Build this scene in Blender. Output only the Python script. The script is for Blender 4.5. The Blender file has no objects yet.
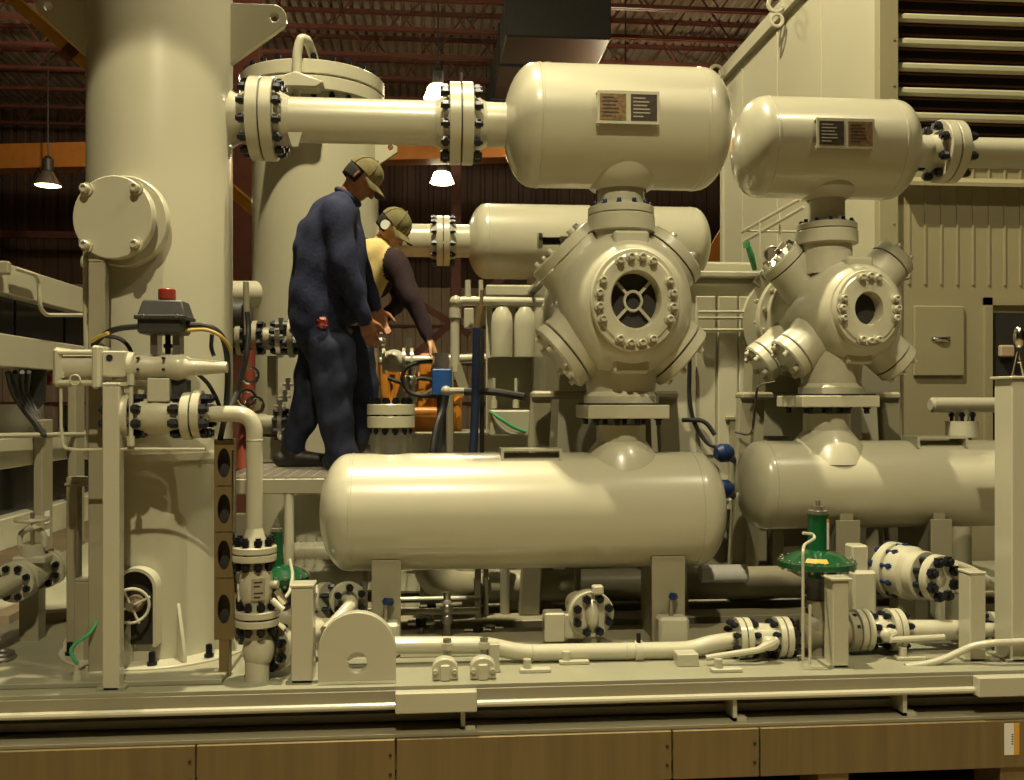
import bpy, bmesh, math, random
from mathutils import Vector, Matrix, Quaternion
import numpy as np
random.seed(7)
SC = bpy.context.scene
COL = SC.collection
PI = math.pi

# ------------------------------------------------------------------ camera
FPX = 950.0; CX = 512.0; HY = 400.0; YAW = math.radians(5.0); EYE = 1.75
camd = bpy.data.cameras.new('camera'); cam = bpy.data.objects.new('camera', camd); COL.objects.link(cam)
camd.sensor_width = 36.0; camd.lens = FPX / 1024 * 36.0; camd.shift_y = (HY - 390.0) / 1024
camd.clip_end = 200; cam.location = (0, 0, EYE); cam.rotation_euler = (PI / 2, 0, -YAW)
SC.camera = cam

# ------------------------------------------------------------------ world, exposure
w = bpy.data.worlds.new('hall_air'); SC.world = w; w.use_nodes = True
w.node_tree.nodes['Background'].inputs[0].default_value = (1.0, 0.80, 0.48, 1)
w.node_tree.nodes['Background'].inputs[1].default_value = 0.012
SC.view_settings.view_transform = 'Standard'; SC.view_settings.look = 'None'
SC.view_settings.exposure = 0.12; SC.view_settings.gamma = 1.0; SC.view_settings.use_curve_mapping = False

# high-bay lamps of the hall, the last one an added fill lamp: position, power, cone (degrees), aim, blend, drop rod length
LAMPCOL = (1.0, 0.87, 0.56)
LAMPS = [((-0.1, -1.4, 7.9), 3300, 96.6, (-0.1, -1.4, 0), 0.0),
         ((-0.25, 3.75, 8.6), 5200, 125, (-0.25, 3.75, 0), 0.15),
         ((4.0, 0.6, 8.8), 1300, 91, (4.0, 0.6, 0), 0.1)]  # fill lamp added to lift the cabin front and bottle undersides

FWD = Vector((math.sin(YAW), math.cos(YAW), 0)); RGT = Vector((math.cos(YAW), -math.sin(YAW), 0)); UP = Vector((0, 0, 1))
X1 = Vector((1, 0, 0)); Y1 = Vector((0, 1, 0)); Z1 = UP
def P(px, py, v):
    """photo pixel -> point on the plane Y = v (distance comes from v)"""
    d = RGT * ((px - CX) / FPX) + FWD + UP * ((HY - py) / FPX)
    t = v / d.y
    return Vector((0, 0, EYE)) + d * t
def S(px, v):
    """metres per pixel at Y = v under pixel column px"""
    d = RGT * ((px - CX) / FPX) + FWD
    return v / d.y / FPX
def DK(px, py, z):
    """photo pixel -> point on the level plane Z = z"""
    d = RGT * ((px - CX) / FPX) + FWD + UP * ((HY - py) / FPX)
    t = (z - EYE) / d.z
    return Vector((0, 0, EYE)) + d * t

# ------------------------------------------------------------------ materials
MATS = {}
def mat(name, rgb, rough=0.5, metal=0.0, var=0.08, scale=6.0, bump=0.0, coat=0.0, emit=0.0, rgb2=None, stretch=None, spec=0.5):
    m = bpy.data.materials.new(name); m.use_nodes = True; MATS[name] = m
    nt = m.node_tree; b = nt.nodes['Principled BSDF']
    b.inputs['Roughness'].default_value = rough; b.inputs['Metallic'].default_value = metal
    b.inputs['Specular IOR Level'].default_value = spec
    b.inputs['Coat Weight'].default_value = coat; b.inputs['Coat Roughness'].default_value = 0.07
    tc = nt.nodes.new('ShaderNodeTexCoord'); n = nt.nodes.new('ShaderNodeTexNoise')
    n.inputs['Scale'].default_value = scale; n.inputs['Detail'].default_value = 4
    src = tc.outputs['Object']
    if stretch:
        mp = nt.nodes.new('ShaderNodeMapping'); mp.inputs['Scale'].default_value = stretch
        nt.links.new(src, mp.inputs[0]); src = mp.outputs[0]
    nt.links.new(src, n.inputs['Vector'])
    r = nt.nodes.new('ShaderNodeValToRGB')
    r.color_ramp.elements[0].position = 0.3; r.color_ramp.elements[1].position = 0.7
    a = rgb2 or tuple(c * (1 - var) for c in rgb)
    r.color_ramp.elements[0].color = (*a, 1); r.color_ramp.elements[1].color = (*[min(1, c * (1 + var)) for c in rgb], 1)
    nt.links.new(n.outputs['Fac'], r.inputs[0]); nt.links.new(r.outputs[0], b.inputs['Base Color'])
    if bump:
        bp = nt.nodes.new('ShaderNodeBump'); bp.inputs['Strength'].default_value = bump; bp.inputs['Distance'].default_value = 0.01
        nt.links.new(n.outputs['Fac'], bp.inputs['Height']); nt.links.new(bp.outputs[0], b.inputs['Normal'])
    if emit:
        b.inputs['Emission Color'].default_value = (*rgb, 1); b.inputs['Emission Strength'].default_value = emit
    return m
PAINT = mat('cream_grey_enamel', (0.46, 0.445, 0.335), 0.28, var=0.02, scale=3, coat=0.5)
PAINT2 = mat('grey_enamel_shaded', (0.27, 0.25, 0.17), 0.45, var=0.05, scale=5)  # grey enamel, darkened further to put shade into supports and recesses
DECKP = mat('deck_paint', (0.27, 0.265, 0.19), 0.40, var=0.08, scale=4, bump=0.02)
CASTP = mat('painted_casting', (0.46, 0.445, 0.335), 0.36, var=0.03, scale=30, bump=0.05, coat=0.35)
STUD = mat('blue_black_stud', (0.012, 0.014, 0.022), 0.32, metal=0.4, var=0.3, scale=40)
BLACK = mat('black_rubber', (0.012, 0.012, 0.012), 0.5, var=0.2)
DARK = mat('dark_interior', (0.02, 0.018, 0.014), 0.7, var=0.2)
DGREY = mat('dark_grey_housing', (0.035, 0.035, 0.033), 0.45, var=0.15, scale=20)
STEEL = mat('bare_steel', (0.42, 0.40, 0.36), 0.32, metal=0.9, var=0.1, scale=25)
CHROME = mat('bright_steel', (0.75, 0.73, 0.68), 0.15, metal=1.0, var=0.03)
GALV = mat('galvanised_steel', (0.19, 0.14, 0.062), 0.42, metal=0.3, var=0.13, scale=3, stretch=(9, 9, 0.4), bump=0.03)
GASKET = mat('black_gasket', (0.015, 0.014, 0.012), 0.6)
GREEN = mat('green_enamel', (0.006, 0.065, 0.022), 0.22, var=0.1, coat=0.5)
GREENWIRE = mat('green_wire_jacket', (0.05, 0.30, 0.12), 0.4)
BLUE = mat('blue_enamel', (0.02, 0.09, 0.33), 0.4, var=0.1)
DBLUE = mat('dark_blue_enamel', (0.008, 0.022, 0.085), 0.35, var=0.1)
BLUEHOSE = mat('navy_hose', (0.012, 0.02, 0.05), 0.4)
ORANGE = mat('engine_orange', (0.50, 0.20, 0.025), 0.38, var=0.15)
CRANE = mat('crane_orange', (0.50, 0.18, 0.03), 0.5, var=0.08)
CRANEY = mat('brace_yellow', (0.62, 0.33, 0.05), 0.5, var=0.1)
RUST = mat('red_oxide_steel', (0.12, 0.036, 0.022), 0.6, var=0.15)
RED = mat('red_plastic', (0.26, 0.03, 0.02), 0.35)
REDPIPE = mat('red_rubber_hose', (0.24, 0.05, 0.025), 0.5)
ROOF = mat('roof_deck_sheet', (0.30, 0.23, 0.17), 0.6, var=0.12, scale=0.7)
WALLD = mat('maroon_wall_sheet', (0.085, 0.045, 0.03), 0.7, var=0.15, scale=0.5)
WALLT = mat('tan_wall_sheet', (0.40, 0.31, 0.22), 0.7, var=0.06, scale=0.6)
CONC = mat('concrete', (0.20, 0.155, 0.085), 0.75, var=0.2, scale=2, bump=0.05)
CABIN = mat('cabin_white_sheet', (0.46, 0.445, 0.32), 0.45, var=0.03, scale=1.5)
CABING = mat('cabin_grey_sheet', (0.31, 0.28, 0.17), 0.5, var=0.04, scale=1.5)
LOUV = mat('louvre_blade', (0.50, 0.49, 0.34), 0.3, var=0.04, coat=0.3)
PLATE1 = mat('brass_nameplate', (0.19, 0.12, 0.05), 0.4, metal=0.3, var=0.35, scale=60)
PLATE2 = mat('dark_nameplate', (0.055, 0.045, 0.035), 0.35, metal=0.3, var=0.3, scale=45)
PLATE3 = mat('pale_print', (0.30, 0.27, 0.20), 0.45, var=0.1, scale=80)
WHITE = mat('white_sticker', (0.72, 0.72, 0.68), 0.5, var=0.04)
YELLOW = mat('yellow_cable', (0.33, 0.235, 0.04), 0.5, var=0.1)
STICKER = mat('amber_sticker', (0.62, 0.33, 0.05), 0.5)
GRATE = mat('grating_steel', (0.48, 0.45, 0.38), 0.35, metal=0.5, var=0.2, scale=60)
GLASS = mat('dark_panel', (0.014, 0.016, 0.022), 0.22, var=0.2)
PINE = mat('cardboard', (0.42, 0.33, 0.22), 0.8, var=0.1)
LAMPON = mat('lamp_glow', (1.0, 0.86, 0.52), 0.4, emit=14.0)
MIRR = mat('reflector_aluminium', (0.7, 0.66, 0.55), 0.25, metal=0.9)
SKIN = mat('skin', (0.30, 0.125, 0.06), 0.5, var=0.12, scale=18)
SKIN2 = mat('warm_skin', (0.55, 0.30, 0.16), 0.5, var=0.1, scale=18)
NAVY = mat('navy_twill', (0.028, 0.034, 0.075), 0.85, var=0.2, scale=60, bump=0.2, spec=0.2)
JEANS = mat('dark_denim', (0.018, 0.022, 0.042), 0.9, var=0.35, scale=14, bump=0.25, spec=0.2)
CAPM = mat('olive_cap_cloth', (0.17, 0.15, 0.07), 0.9, var=0.12, scale=30, spec=0.2)
SHIRTY = mat('pale_yellow_shirt', (0.62, 0.48, 0.20), 0.85, var=0.1, scale=20, spec=0.2)
SHIRTB = mat('aubergine_jacket', (0.030, 0.018, 0.022), 0.85, var=0.2, scale=40, spec=0.2)
HAIR = mat('dark_hair', (0.010, 0.007, 0.005), 0.9, var=0.3, scale=90)
BOOT = mat('black_boot_leather', (0.014, 0.012, 0.010), 0.5, var=0.2)

# ------------------------------------------------------------------ mesh builder
def frame(a):
    a = Vector(a).normalized()
    h = Z1 if abs(a.z) < 0.9 else X1
    e1 = h.cross(a).normalized(); e2 = a.cross(e1)
    return a, e1, e2
class MB:
    def __init__(s): s.v = []; s.f = []
    def add(s, vs, fs):
        n = len(s.v); s.v.extend([Vector(v) for v in vs]); s.f.extend([tuple(i + n for i in f) for f in fs]); return s
    def lathe(s, prof, o, axis, seg=32, closed=False):
        """profile [(t, r)...] spun about axis through o; r = 0 ends are poles"""
        o = Vector(o); a, e1, e2 = frame(axis); n = len(s.v); rings = []
        for t, r in prof:
            if r <= 1e-6: rings.append([len(s.v)]); s.v.append(o + a * t)
            else:
                rings.append(list(range(len(s.v), len(s.v) + seg)))
                for k in range(seg):
                    q = 2 * PI * k / seg; s.v.append(o + a * t + e1 * (r * math.cos(q)) + e2 * (r * math.sin(q)))
        prs = list(zip(rings, rings[1:])) + ([(rings[-1], rings[0])] if closed else [])
        for A, B in prs:
            for k in range(seg):
                k2 = (k + 1) % seg
                if len(A) == 1 and len(B) == 1: continue
                if len(A) == 1: s.f.append((A[0], B[k2], B[k]))
                elif len(B) == 1: s.f.append((A[k], A[k2], B[0]))
                else: s.f.append((A[k], A[k2], B[k2], B[k]))
        return s
    def cyl(s, p0, p1, r, r1=None, seg=20, ch=0.0):
        p0 = Vector(p0); p1 = Vector(p1); L = (p1 - p0).length; r1 = r if r1 is None else r1
        if ch: pr = [(0, 0), (0, r - ch), (ch, r), (L - ch, r1), (L, r1 - ch), (L, 0)]
        else: pr = [(0, 0), (0, r), (L, r1), (L, 0)]
        return s.lathe(pr, p0, p1 - p0, seg)
    def ring(s, o, axis, ro, ri, t, seg=40, ch=0.003):
        """flat annulus of thickness t starting at o going along axis"""
        return s.lathe([(0, ri), (0, ro - ch), (ch, ro), (t - ch, ro), (t, ro - ch), (t, ri)], o, axis, seg, closed=True)
    def box(s, lo, hi, ch=0.0, M=None):
        lo = Vector(lo); hi = Vector(hi)
        lo, hi = Vector(map(min, lo, hi)), Vector(map(max, lo, hi))
        c = (lo + hi) / 2; h = (hi - lo) / 2; ch = min(ch, min(h) * 0.8)
        if not ch:
            vs = [Vector((sx * h.x, sy * h.y, sz * h.z)) for sx in (-1, 1) for sy in (-1, 1) for sz in (-1, 1)]
            fs = [(0, 1, 3, 2), (4, 6, 7, 5), (0, 4, 5, 1), (2, 3, 7, 6), (0, 2, 6, 4), (1, 5, 7, 3)]
        else:
            vs = []; idx = {}
            for sx in (-1, 1):
                for sy in (-1, 1):
                    for sz in (-1, 1):
                        for a in range(3):
                            e = [h.x - ch, h.y - ch, h.z - ch]; e[a] += ch
                            idx[(sx, sy, sz, a)] = len(vs); vs.append(Vector((sx * e[0], sy * e[1], sz * e[2])))
            fs = []
            for a in range(3):
                b, c2 = (a + 1) % 3, (a + 2) % 3
                for sg in (-1, 1):
                    q = []
                    for (u, v) in ((-1, -1), (1, -1), (1, 1), (-1, 1)):
                        k = [0, 0, 0]; k[a] = sg; k[b] = u; k[c2] = v; q.append(idx[(*k, a)])
                    fs.append(tuple(q if sg > 0 else q[::-1]))
                for u in (-1, 1):
                    for v in (-1, 1):
                        k0 = [0, 0, 0]; k1 = [0, 0, 0]; k0[a] = -1; k1[a] = 1
                        for k in (k0, k1): k[b] = u; k[c2] = v
                        q = [idx[(*k0, b)], idx[(*k1, b)], idx[(*k1, c2)], idx[(*k0, c2)]]
                        fs.append(tuple(q if u * v > 0 else q[::-1]))
            for sx in (-1, 1):
                for sy in (-1, 1):
                    for sz in (-1, 1):
                        q = [idx[(sx, sy, sz, a)] for a in range(3)]
                        fs.append(tuple(q if sx * sy * sz > 0 else q[::-1]))
        if M is not None: vs = [M @ v for v in vs]
        return s.add([c + v for v in vs], fs)
    def bar(s, p0, p1, wd, ht, up=Z1, ch=0.0):
        """rectangular bar from p0 to p1, width wd (sideways) and height ht (along up)"""
        p0 = Vector(p0); p1 = Vector(p1); d = (p1 - p0); L = d.length; d.normalize()
        side = d.cross(Vector(up)).normalized(); u2 = side.cross(d)
        M = Matrix((d, side, u2)).transposed()
        c = (p0 + p1) / 2; h = Vector((L / 2, wd / 2, ht / 2)); t = MB().box(-h, h, ch, M)
        return s.add([c + v for v in t.v], t.f)
    def tube(s, pts, r, seg=10, fillet=0.0, cap=True, steps=6):
        pts = [Vector(p) for p in pts]
        if fillet:
            q = [pts[0]]
            for a, b, c in zip(pts, pts[1:], pts[2:]):
                d0 = (a - b); d1 = (c - b); l = min(fillet, d0.length * 0.49, d1.length * 0.49)
                s0 = b + d0.normalized() * l; s1 = b + d1.normalized() * l
                for k in range(steps + 1):
                    t = k / steps; q.append(s0 * (1 - t) ** 2 + b * 2 * t * (1 - t) + s1 * t * t)
            q.append(pts[-1]); pts = q
        n0 = len(s.v); rs = r if isinstance(r, (list, tuple)) else None; prev = None; N = len(pts)
        for i, p in enumerate(pts):
            d = (pts[min(i + 1, N - 1)] - pts[max(i - 1, 0)])
            d = d.normalized() if d.length > 1e-9 else Z1
            if prev is None: _, e1, e2 = frame(d)
            else:
                e1 = prev - d * prev.dot(d)
                if e1.length < 1e-6: _, e1, _ = frame(d)
                e1.normalize(); e2 = d.cross(e1)
            prev = e1; rr = rs[min(i, len(rs) - 1)] if rs else r
            for k in range(seg):
                a = 2 * PI * k / seg; s.v.append(p + e1 * (rr * math.cos(a)) + e2 * (rr * math.sin(a)))
        for i in range(N - 1):
            for k in range(seg):
                k2 = (k + 1) % seg; A = n0 + i * seg; B = A + seg
                s.f.append((A + k, A + k2, B + k2, B + k))
        if cap: s.f.append(tuple(n0 + k for k in range(seg))[::-1]); s.f.append(tuple(n0 + (N - 1) * seg + k for k in range(seg)))
        return s
    def ball(s, c, r, seg=16, rings=10, M=None):
        c = Vector(c); r = Vector(r) if hasattr(r, '__len__') else Vector((r, r, r)); n = len(s.v)
        t = MB().lathe([(-math.cos(PI * k / rings), math.sin(PI * k / rings) if 0 < k < rings else 0) for k in range(rings + 1)], (0, 0, 0), (0, 0, 1), seg)
        vs = [Vector((v.x * r.x, v.y * r.y, v.z * r.z)) for v in t.v]
        if M is not None: vs = [M @ v for v in vs]
        return s.add([c + v for v in vs], t.f)
    def torus(s, c, axis, R, r, seg=28, sec=8):
        a, e1, e2 = frame(axis); c = Vector(c); n = len(s.v)
        for i in range(seg):
            q = 2 * PI * i / seg; d = e1 * math.cos(q) + e2 * math.sin(q)
            for k in range(sec):
                b = 2 * PI * k / sec; s.v.append(c + d * (R + r * math.cos(b)) + a * (r * math.sin(b)))
        for i in range(seg):
            for k in range(sec):
                i2 = (i + 1) % seg; k2 = (k + 1) % sec
                s.f.append((n + i * sec + k, n + i2 * sec + k, n + i2 * sec + k2, n + i * sec + k2))
        return s
    def prism(s, poly, o, ux, uy, th, hole=None, hn=20):
        """plate: polygon in (ux, uy) at o, thickness th centred; optional round hole (x, y, r)"""
        o = Vector(o); ux = Vector(ux); uy = Vector(uy); nn = ux.cross(uy).normalized() * (th / 2)
        def W(p, sg): return o + ux * p[0] + uy * p[1] + nn * sg
        N = len(poly)
        if hole is None:
            vs = [W(p, 1) for p in poly] + [W(p, -1) for p in poly]
            fs = [tuple(range(N)), tuple(range(2 * N - 1, N - 1, -1))] + [(i, i + N, (i + 1) % N + N, (i + 1) % N) for i in range(N)]
            return s.add(vs, fs)
        hx, hy, hr = hole
        angs = sorted(set([round(2 * PI * k / hn, 5) for k in range(hn)] + [round(math.atan2(p[1] - hy, p[0] - hx) % (2 * PI), 5) for p in poly]))
        out = []
        for a in angs:
            dx, dy = math.cos(a), math.sin(a); best = None
            for i in range(N):
                x0, y0 = poly[i]; x1, y1 = poly[(i + 1) % N]; ex, ey = x1 - x0, y1 - y0
                den = dx * ey - dy * ex
                if abs(den) < 1e-12: continue
                t = ((x0 - hx) * ey - (y0 - hy) * ex) / den; u = ((x0 - hx) * dy - (y0 - hy) * dx) / den
                if t > 0 and -1e-6 <= u <= 1 + 1e-6 and (best is None or t > best): best = t
            out.append((hx + dx * (best or hr), hy + dy * (best or hr)))
        inn = [(hx + hr * math.cos(a), hy + hr * math.sin(a)) for a in angs]; M = len(angs)
        vs = [W(p, 1) for p in out] + [W(p, -1) for p in out] + [W(p, 1) for p in inn] + [W(p, -1) for p in inn]; fs = []
        for i in range(M):
            j = (i + 1) % M
            fs += [(i, j, 2 * M + j, 2 * M + i), (M + j, M + i, 3 * M + i, 3 * M + j), (j, i, M + i, M + j), (2 * M + i, 2 * M + j, 3 * M + j, 3 * M + i)]
        return s.add(vs, fs)

# ------------------------------------------------------------------ scene objects
LOC = {}
def mesh_of(name, mb, off, sharp):
    me = bpy.data.meshes.new(name); me.from_pydata([tuple(v - off) for v in mb.v], [], mb.f)
    me.validate(); me.polygons.foreach_set('use_smooth', [True] * len(me.polygons))
    me.set_sharp_from_angle(angle=math.radians(sharp)); return me
def tag(o, label, cat, group=None):
    o['label'] = label; o['category'] = cat
    if group: o['group'] = group
    return o
def thing(name, label, cat, loc, group=None):
    o = bpy.data.objects.new(name, None); COL.objects.link(o); o.empty_display_size = 0.1
    o.location = Vector(loc); LOC[o.name] = Vector(loc); return tag(o, label, cat, group)
def part(name, mb, m, parent, bev=0.0, label=None, sharp=35, stuff=False):
    off = LOC[parent.name]; me = mesh_of(name, mb, off, sharp)
    o = bpy.data.objects.new(name, me); COL.objects.link(o); me.materials.append(m); o.parent = parent
    LOC[o.name] = off
    if bev:
        b = o.modifiers.new('edge', 'BEVEL'); b.width = bev; b.segments = 2; b.limit_method = 'ANGLE'; b.angle_limit = math.radians(40)
    if label: o['label'] = label
    if stuff: o['kind'] = 'stuff'
    return o
def solo(name, mb, m, label, cat, group=None, bev=0.0, sharp=35):
    lo = Vector((min(v.x for v in mb.v), min(v.y for v in mb.v), min(v.z for v in mb.v)))
    hi = Vector((max(v.x for v in mb.v), max(v.y for v in mb.v), max(v.z for v in mb.v)))
    off = Vector(((lo.x + hi.x) / 2, (lo.y + hi.y) / 2, lo.z)); me = mesh_of(name, mb, off, sharp)
    o = bpy.data.objects.new(name, me); COL.objects.link(o); me.materials.append(m); o.location = off; LOC[o.name] = off
    if bev:
        b = o.modifiers.new('edge', 'BEVEL'); b.width = bev; b.segments = 2; b.limit_method = 'ANGLE'; b.angle_limit = math.radians(40)
    return tag(o, label, cat, group)
def struct(name, mb, m, parent=None, sharp=30):
    me = mesh_of(name, mb, Vector((0, 0, 0)), sharp); o = bpy.data.objects.new(name, me); COL.objects.link(o); me.materials.append(m)
    LOC[o.name] = Vector((0, 0, 0))
    if parent: o.parent = parent
    else: o['kind'] = 'structure'
    return o
CACHE = {}
def piece(name, key, make, m, parent, loc, quat=None, sc=None):
    """small repeated piece sharing one mesh"""
    k = (key, m.name)
    if k not in CACHE:
        me = mesh_of(name, make(), Vector((0, 0, 0)), 35); me.materials.append(m); CACHE[k] = me
    o = bpy.data.objects.new(name, CACHE[k]); COL.objects.link(o); o.parent = parent
    o.location = Vector(loc) - LOC[parent.name]; LOC[o.name] = LOC[parent.name]
    if quat is not None: o.rotation_mode = 'QUATERNION'; o.rotation_quaternion = quat
    return o
def stud_mesh(r, L):
    def f():
        b = MB(); b.lathe([(-L / 2, 0), (-L / 2, r), (L / 2, r), (L / 2, 0)], (0, 0, 0), (0, 0, 1), 8)
        nh = r * 1.7; e = L / 2 - nh - r * 0.8
        for sg in (-1, 1): b.cyl((0, 0, sg * e), (0, 0, sg * (e + nh)), r * 1.6, seg=6)
        return b
    return f
def studs(parent, c, axis, pcd, n, r, L, m=None, ph=0.5, name='stud'):
    a, e1, e2 = frame(axis); c = Vector(c); q = Z1.rotation_difference(a)
    for k in range(n):
        t = 2 * PI * (k + ph) / n
        piece(name, ('stud', round(r, 4), round(L, 4)), stud_mesh(r, L), m or STUD, parent, c + (e1 * math.cos(t) + e2 * math.sin(t)) * pcd, q)
def bolt_mesh(r, h):
    def f():
        b = MB(); b.lathe([(0, 0), (0, r * 1.5), (h * 0.25, r * 1.5), (h * 0.25, r), (h * 0.9, r), (h, r * 0.85), (h, r * 0.55), (h * 0.8, r * 0.5), (h * 0.8, 0)], (0, 0, 0), (0, 0, 1), 12); return b
    return f
def bolt(parent, c, axis, r, h, m, name='bolt'):
    return piece(name, ('bolt', round(r, 4), round(h, 4)), bolt_mesh(r, h), m, parent, c, Z1.rotation_difference(Vector(axis).normalized()))
def flange(th, c, axis, r, t, bore, neck=0.0, m=None, name='flange'):
    """weld-neck flange: face at c, body extends along axis by t and then a tapered neck"""
    pr = [(0, bore * 0.8), (0, r - 0.003), (0.003, r), (t - 0.003, r), (t, r - 0.003), (t, bore * 1.35), (t + max(neck, 0.004), bore)]
    pr += [(t + max(neck, 0.004), bore * 0.8)]
    return part(name, MB().lathe(pr, c, axis, 40, closed=True), m or PAINT, th)
def fpair(thA, thB, c, axis, r, t, bore, n, sr, neck=0.05, m=None, gap=0.006, ph=0.5):
    """bolted joint at c: thA owns the flange on the -axis side (and the studs), thB the other"""
    a = Vector(axis).normalized(); c = Vector(c)
    fa = flange(thA, c - a * gap / 2, -a, r, t, bore, neck, m); fb = flange(thB, c + a * gap / 2, a, r, t, bore, neck, m)
    part('gasket', MB().lathe([(-gap / 2, 0), (-gap / 2, r * 0.93), (gap / 2, r * 0.93), (gap / 2, 0)], c, a, 32), GASKET, thA)
    studs(fa, c, a, r * 0.5 + bore * 0.62, n, sr, 2 * t + gap + sr * 6.2, ph=ph); return fa, fb
def vessel_prof(L, R, hr=0.5, n=9):
    h = R * hr; pr = [(h - h * math.cos(PI / 2 * k / n), R * math.sin(PI / 2 * k / n)) for k in range(n + 1)]; pr[0] = (0, 0)
    sm = [(h + 0.012, R), (h + 0.014, R + 0.0025), (h + 0.022, R + 0.0025), (h + 0.024, R)]
    return pr + sm + [(L - t, r) for t, r in (pr + sm)[::-1]]

# ------------------------------------------------------------------ the hall
HX0, HX1, HY0, HY1, HZ = -20.0, 19.0, -9.0, 31.0, 11.0
struct('floor', MB().box((HX0, HY0, -0.2), (HX1, HY1, 0)), CONC)
def corrugated(x0, x1, pitch, dep, fn):
    """zigzag-trapezoid strip; fn(x, d, end) -> point"""
    b = MB(); xs = []; x = x0
    while x < x1: xs += [(x, 0), (x + pitch * 0.55, 0), (x + pitch * 0.65, dep), (x + pitch * 0.9, dep)]; x += pitch
    for (x, d) in xs: b.v += [fn(x, d, 0), fn(x, d, 1)]
    for i in range(len(xs) - 1): b.f.append((2 * i, 2 * i + 1, 2 * i + 3, 2 * i + 2))
    return b
struct('ceiling', corrugated(HX0, HX1, 0.24, 0.07, lambda x, d, e: Vector((x, HY1 if e else HY0, HZ + d))), ROOF)
TANZ = 5.4
wb = struct('wall_back', corrugated(HX0, HX1, 0.42, 0.05, lambda x, d, e: Vector((x, HY1 + d, HZ if e else TANZ))), WALLD)
struct('panel', corrugated(HX0, HX1, 0.42, 0.05, lambda x, d, e: Vector((x, HY1 + d, TANZ if e else 0))), WALLT, wb)
for zz in (1.6, 2.9, 4.1): struct('girt', MB().box((HX0, HY1 - 0.06, zz), (HX1, HY1, zz + 0.09)), RUST, wb)
struct('wall_left', corrugated(HY0, HY1, 0.42, 0.05, lambda x, d, e: Vector((HX0 - d, x, HZ if e else 0))), WALLD)
struct('wall_right', corrugated(HY0, HY1, 0.42, 0.05, lambda x, d, e: Vector((HX1 + d, x, HZ if e else 0))), WALLD)
struct('wall_front', corrugated(HX0, HX1, 0.42, 0.05, lambda x, d, e: Vector((x, HY0 - d, HZ if e else 0))), WALLD)

# roof joists, the ones the camera can see: chords and web of bent rod
JZ0, JZ1 = 9.95, 10.97
def joist(v, idx):
    t = thing('roof_joist', 'red oxide open-web steel joist hanging under the corrugated roof deck', 'roof joist', (0, v, JZ0), 'parallel roof joists of the hall')
    for nm, z in (('top_chord', JZ1), ('bottom_chord', JZ0)):
        b = MB()
        for dy in (-0.07, 0.02): b.box((HX0 + 0.2, v + dy, z - 0.05), (HX1 - 0.2, v + dy + 0.05, z + 0.03))
        part(nm, b, RUST, t)
    b = MB(); x = HX0 + 0.6; k = idx % 2
    while x < HX1 - 1.4:
        b.bar((x, v, JZ0 if k else JZ1), (x + 0.75, v, JZ1 if k else JZ0), 0.03, 0.035); k = 1 - k; x += 0.75
    part('web', b, RUST, t)
for i in range(8): joist(17.9 + 1.62 * i, i)
# cross girder under the joists and duct
b = MB().box((1.5, 18.6, 8.9), (3.6, 27.0, 9.75), 0.03)
duct = thing('heater_duct', 'dark sheet metal duct hung below the roof joists', 'duct', (2.5, 22, 8.9))
part('casing', b, DGREY, duct)
for yy in (20.2, 22.5, 24.8): part('seam_band', MB().box((1.47, yy, 8.87), (3.63, yy + 0.05, 9.78)), DARK, duct)
for yy in (19.5, 23.5, 26.5):
    for xx in (1.6, 3.5): part('hanger_rod', MB().cyl((xx, yy, 9.75), (xx, yy, 11), 0.012, seg=6), DARK, duct)

# bridge crane
cv = 25.5; z0 = P(45, 169, cv).z; z1 = P(45, 146, cv).z
cr = thing('bridge_crane', 'long orange overhead crane girder with festoon cable loops', 'crane', (-6, cv, z0))
CA = P(-300, 157, cv + 1.6); CB = P(760, 157, cv - 3.2); zm = (z0 + z1) / 2; CA.z = CB.z = zm
def CL(t_, dz=0.0, dn=0.0):
    d_ = (CB - CA).normalized(); return CA + (CB - CA) * t_ + Vector((0, 0, dz)) + Vector((d_.y, -d_.x, 0)) * dn
part('girder', MB().bar(CL(0), CL(1), 0.5, z1 - z0, ch=0.01), CRANE, cr)
part('lower_flange', MB().bar(CL(0, (z0 - z1) / 2 - 0.025), CL(1, (z0 - z1) / 2 - 0.025), 0.62, 0.05), CRANE, cr)
part('capacity_plate', MB().bar(CL(0.25, 0.03, 0.258), CL(0.296, 0.03, 0.258), 0.012, 0.24), DARK, cr, label='black capacity plate')
for k in range(3): part('marking', MB().bar(CL(0.282 + k * 0.0045, 0.03, 0.268), CL(0.285 + k * 0.0045, 0.03, 0.268), 0.008, 0.12), CRANE, cr)
for k in range(12):
    ta = 0.22 + 0.021 * k
    part('festoon_loop', MB().tube([CL(ta + 0.02 * j / 8, (z0 - z1) / 2 - 0.05 - 0.42 * math.sin(PI * j / 8), 0.2) for j in range(9)], 0.016, seg=5), DARK, cr)
# wall-side rails seen as faint lines below the girder
solo('runway_rail', MB().box((-19.5, 29.2, 6.55), (18.5, 29.35, 6.75)), RUST, 'thin dark runway rail crossing in front of the maroon wall', 'rail')

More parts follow.
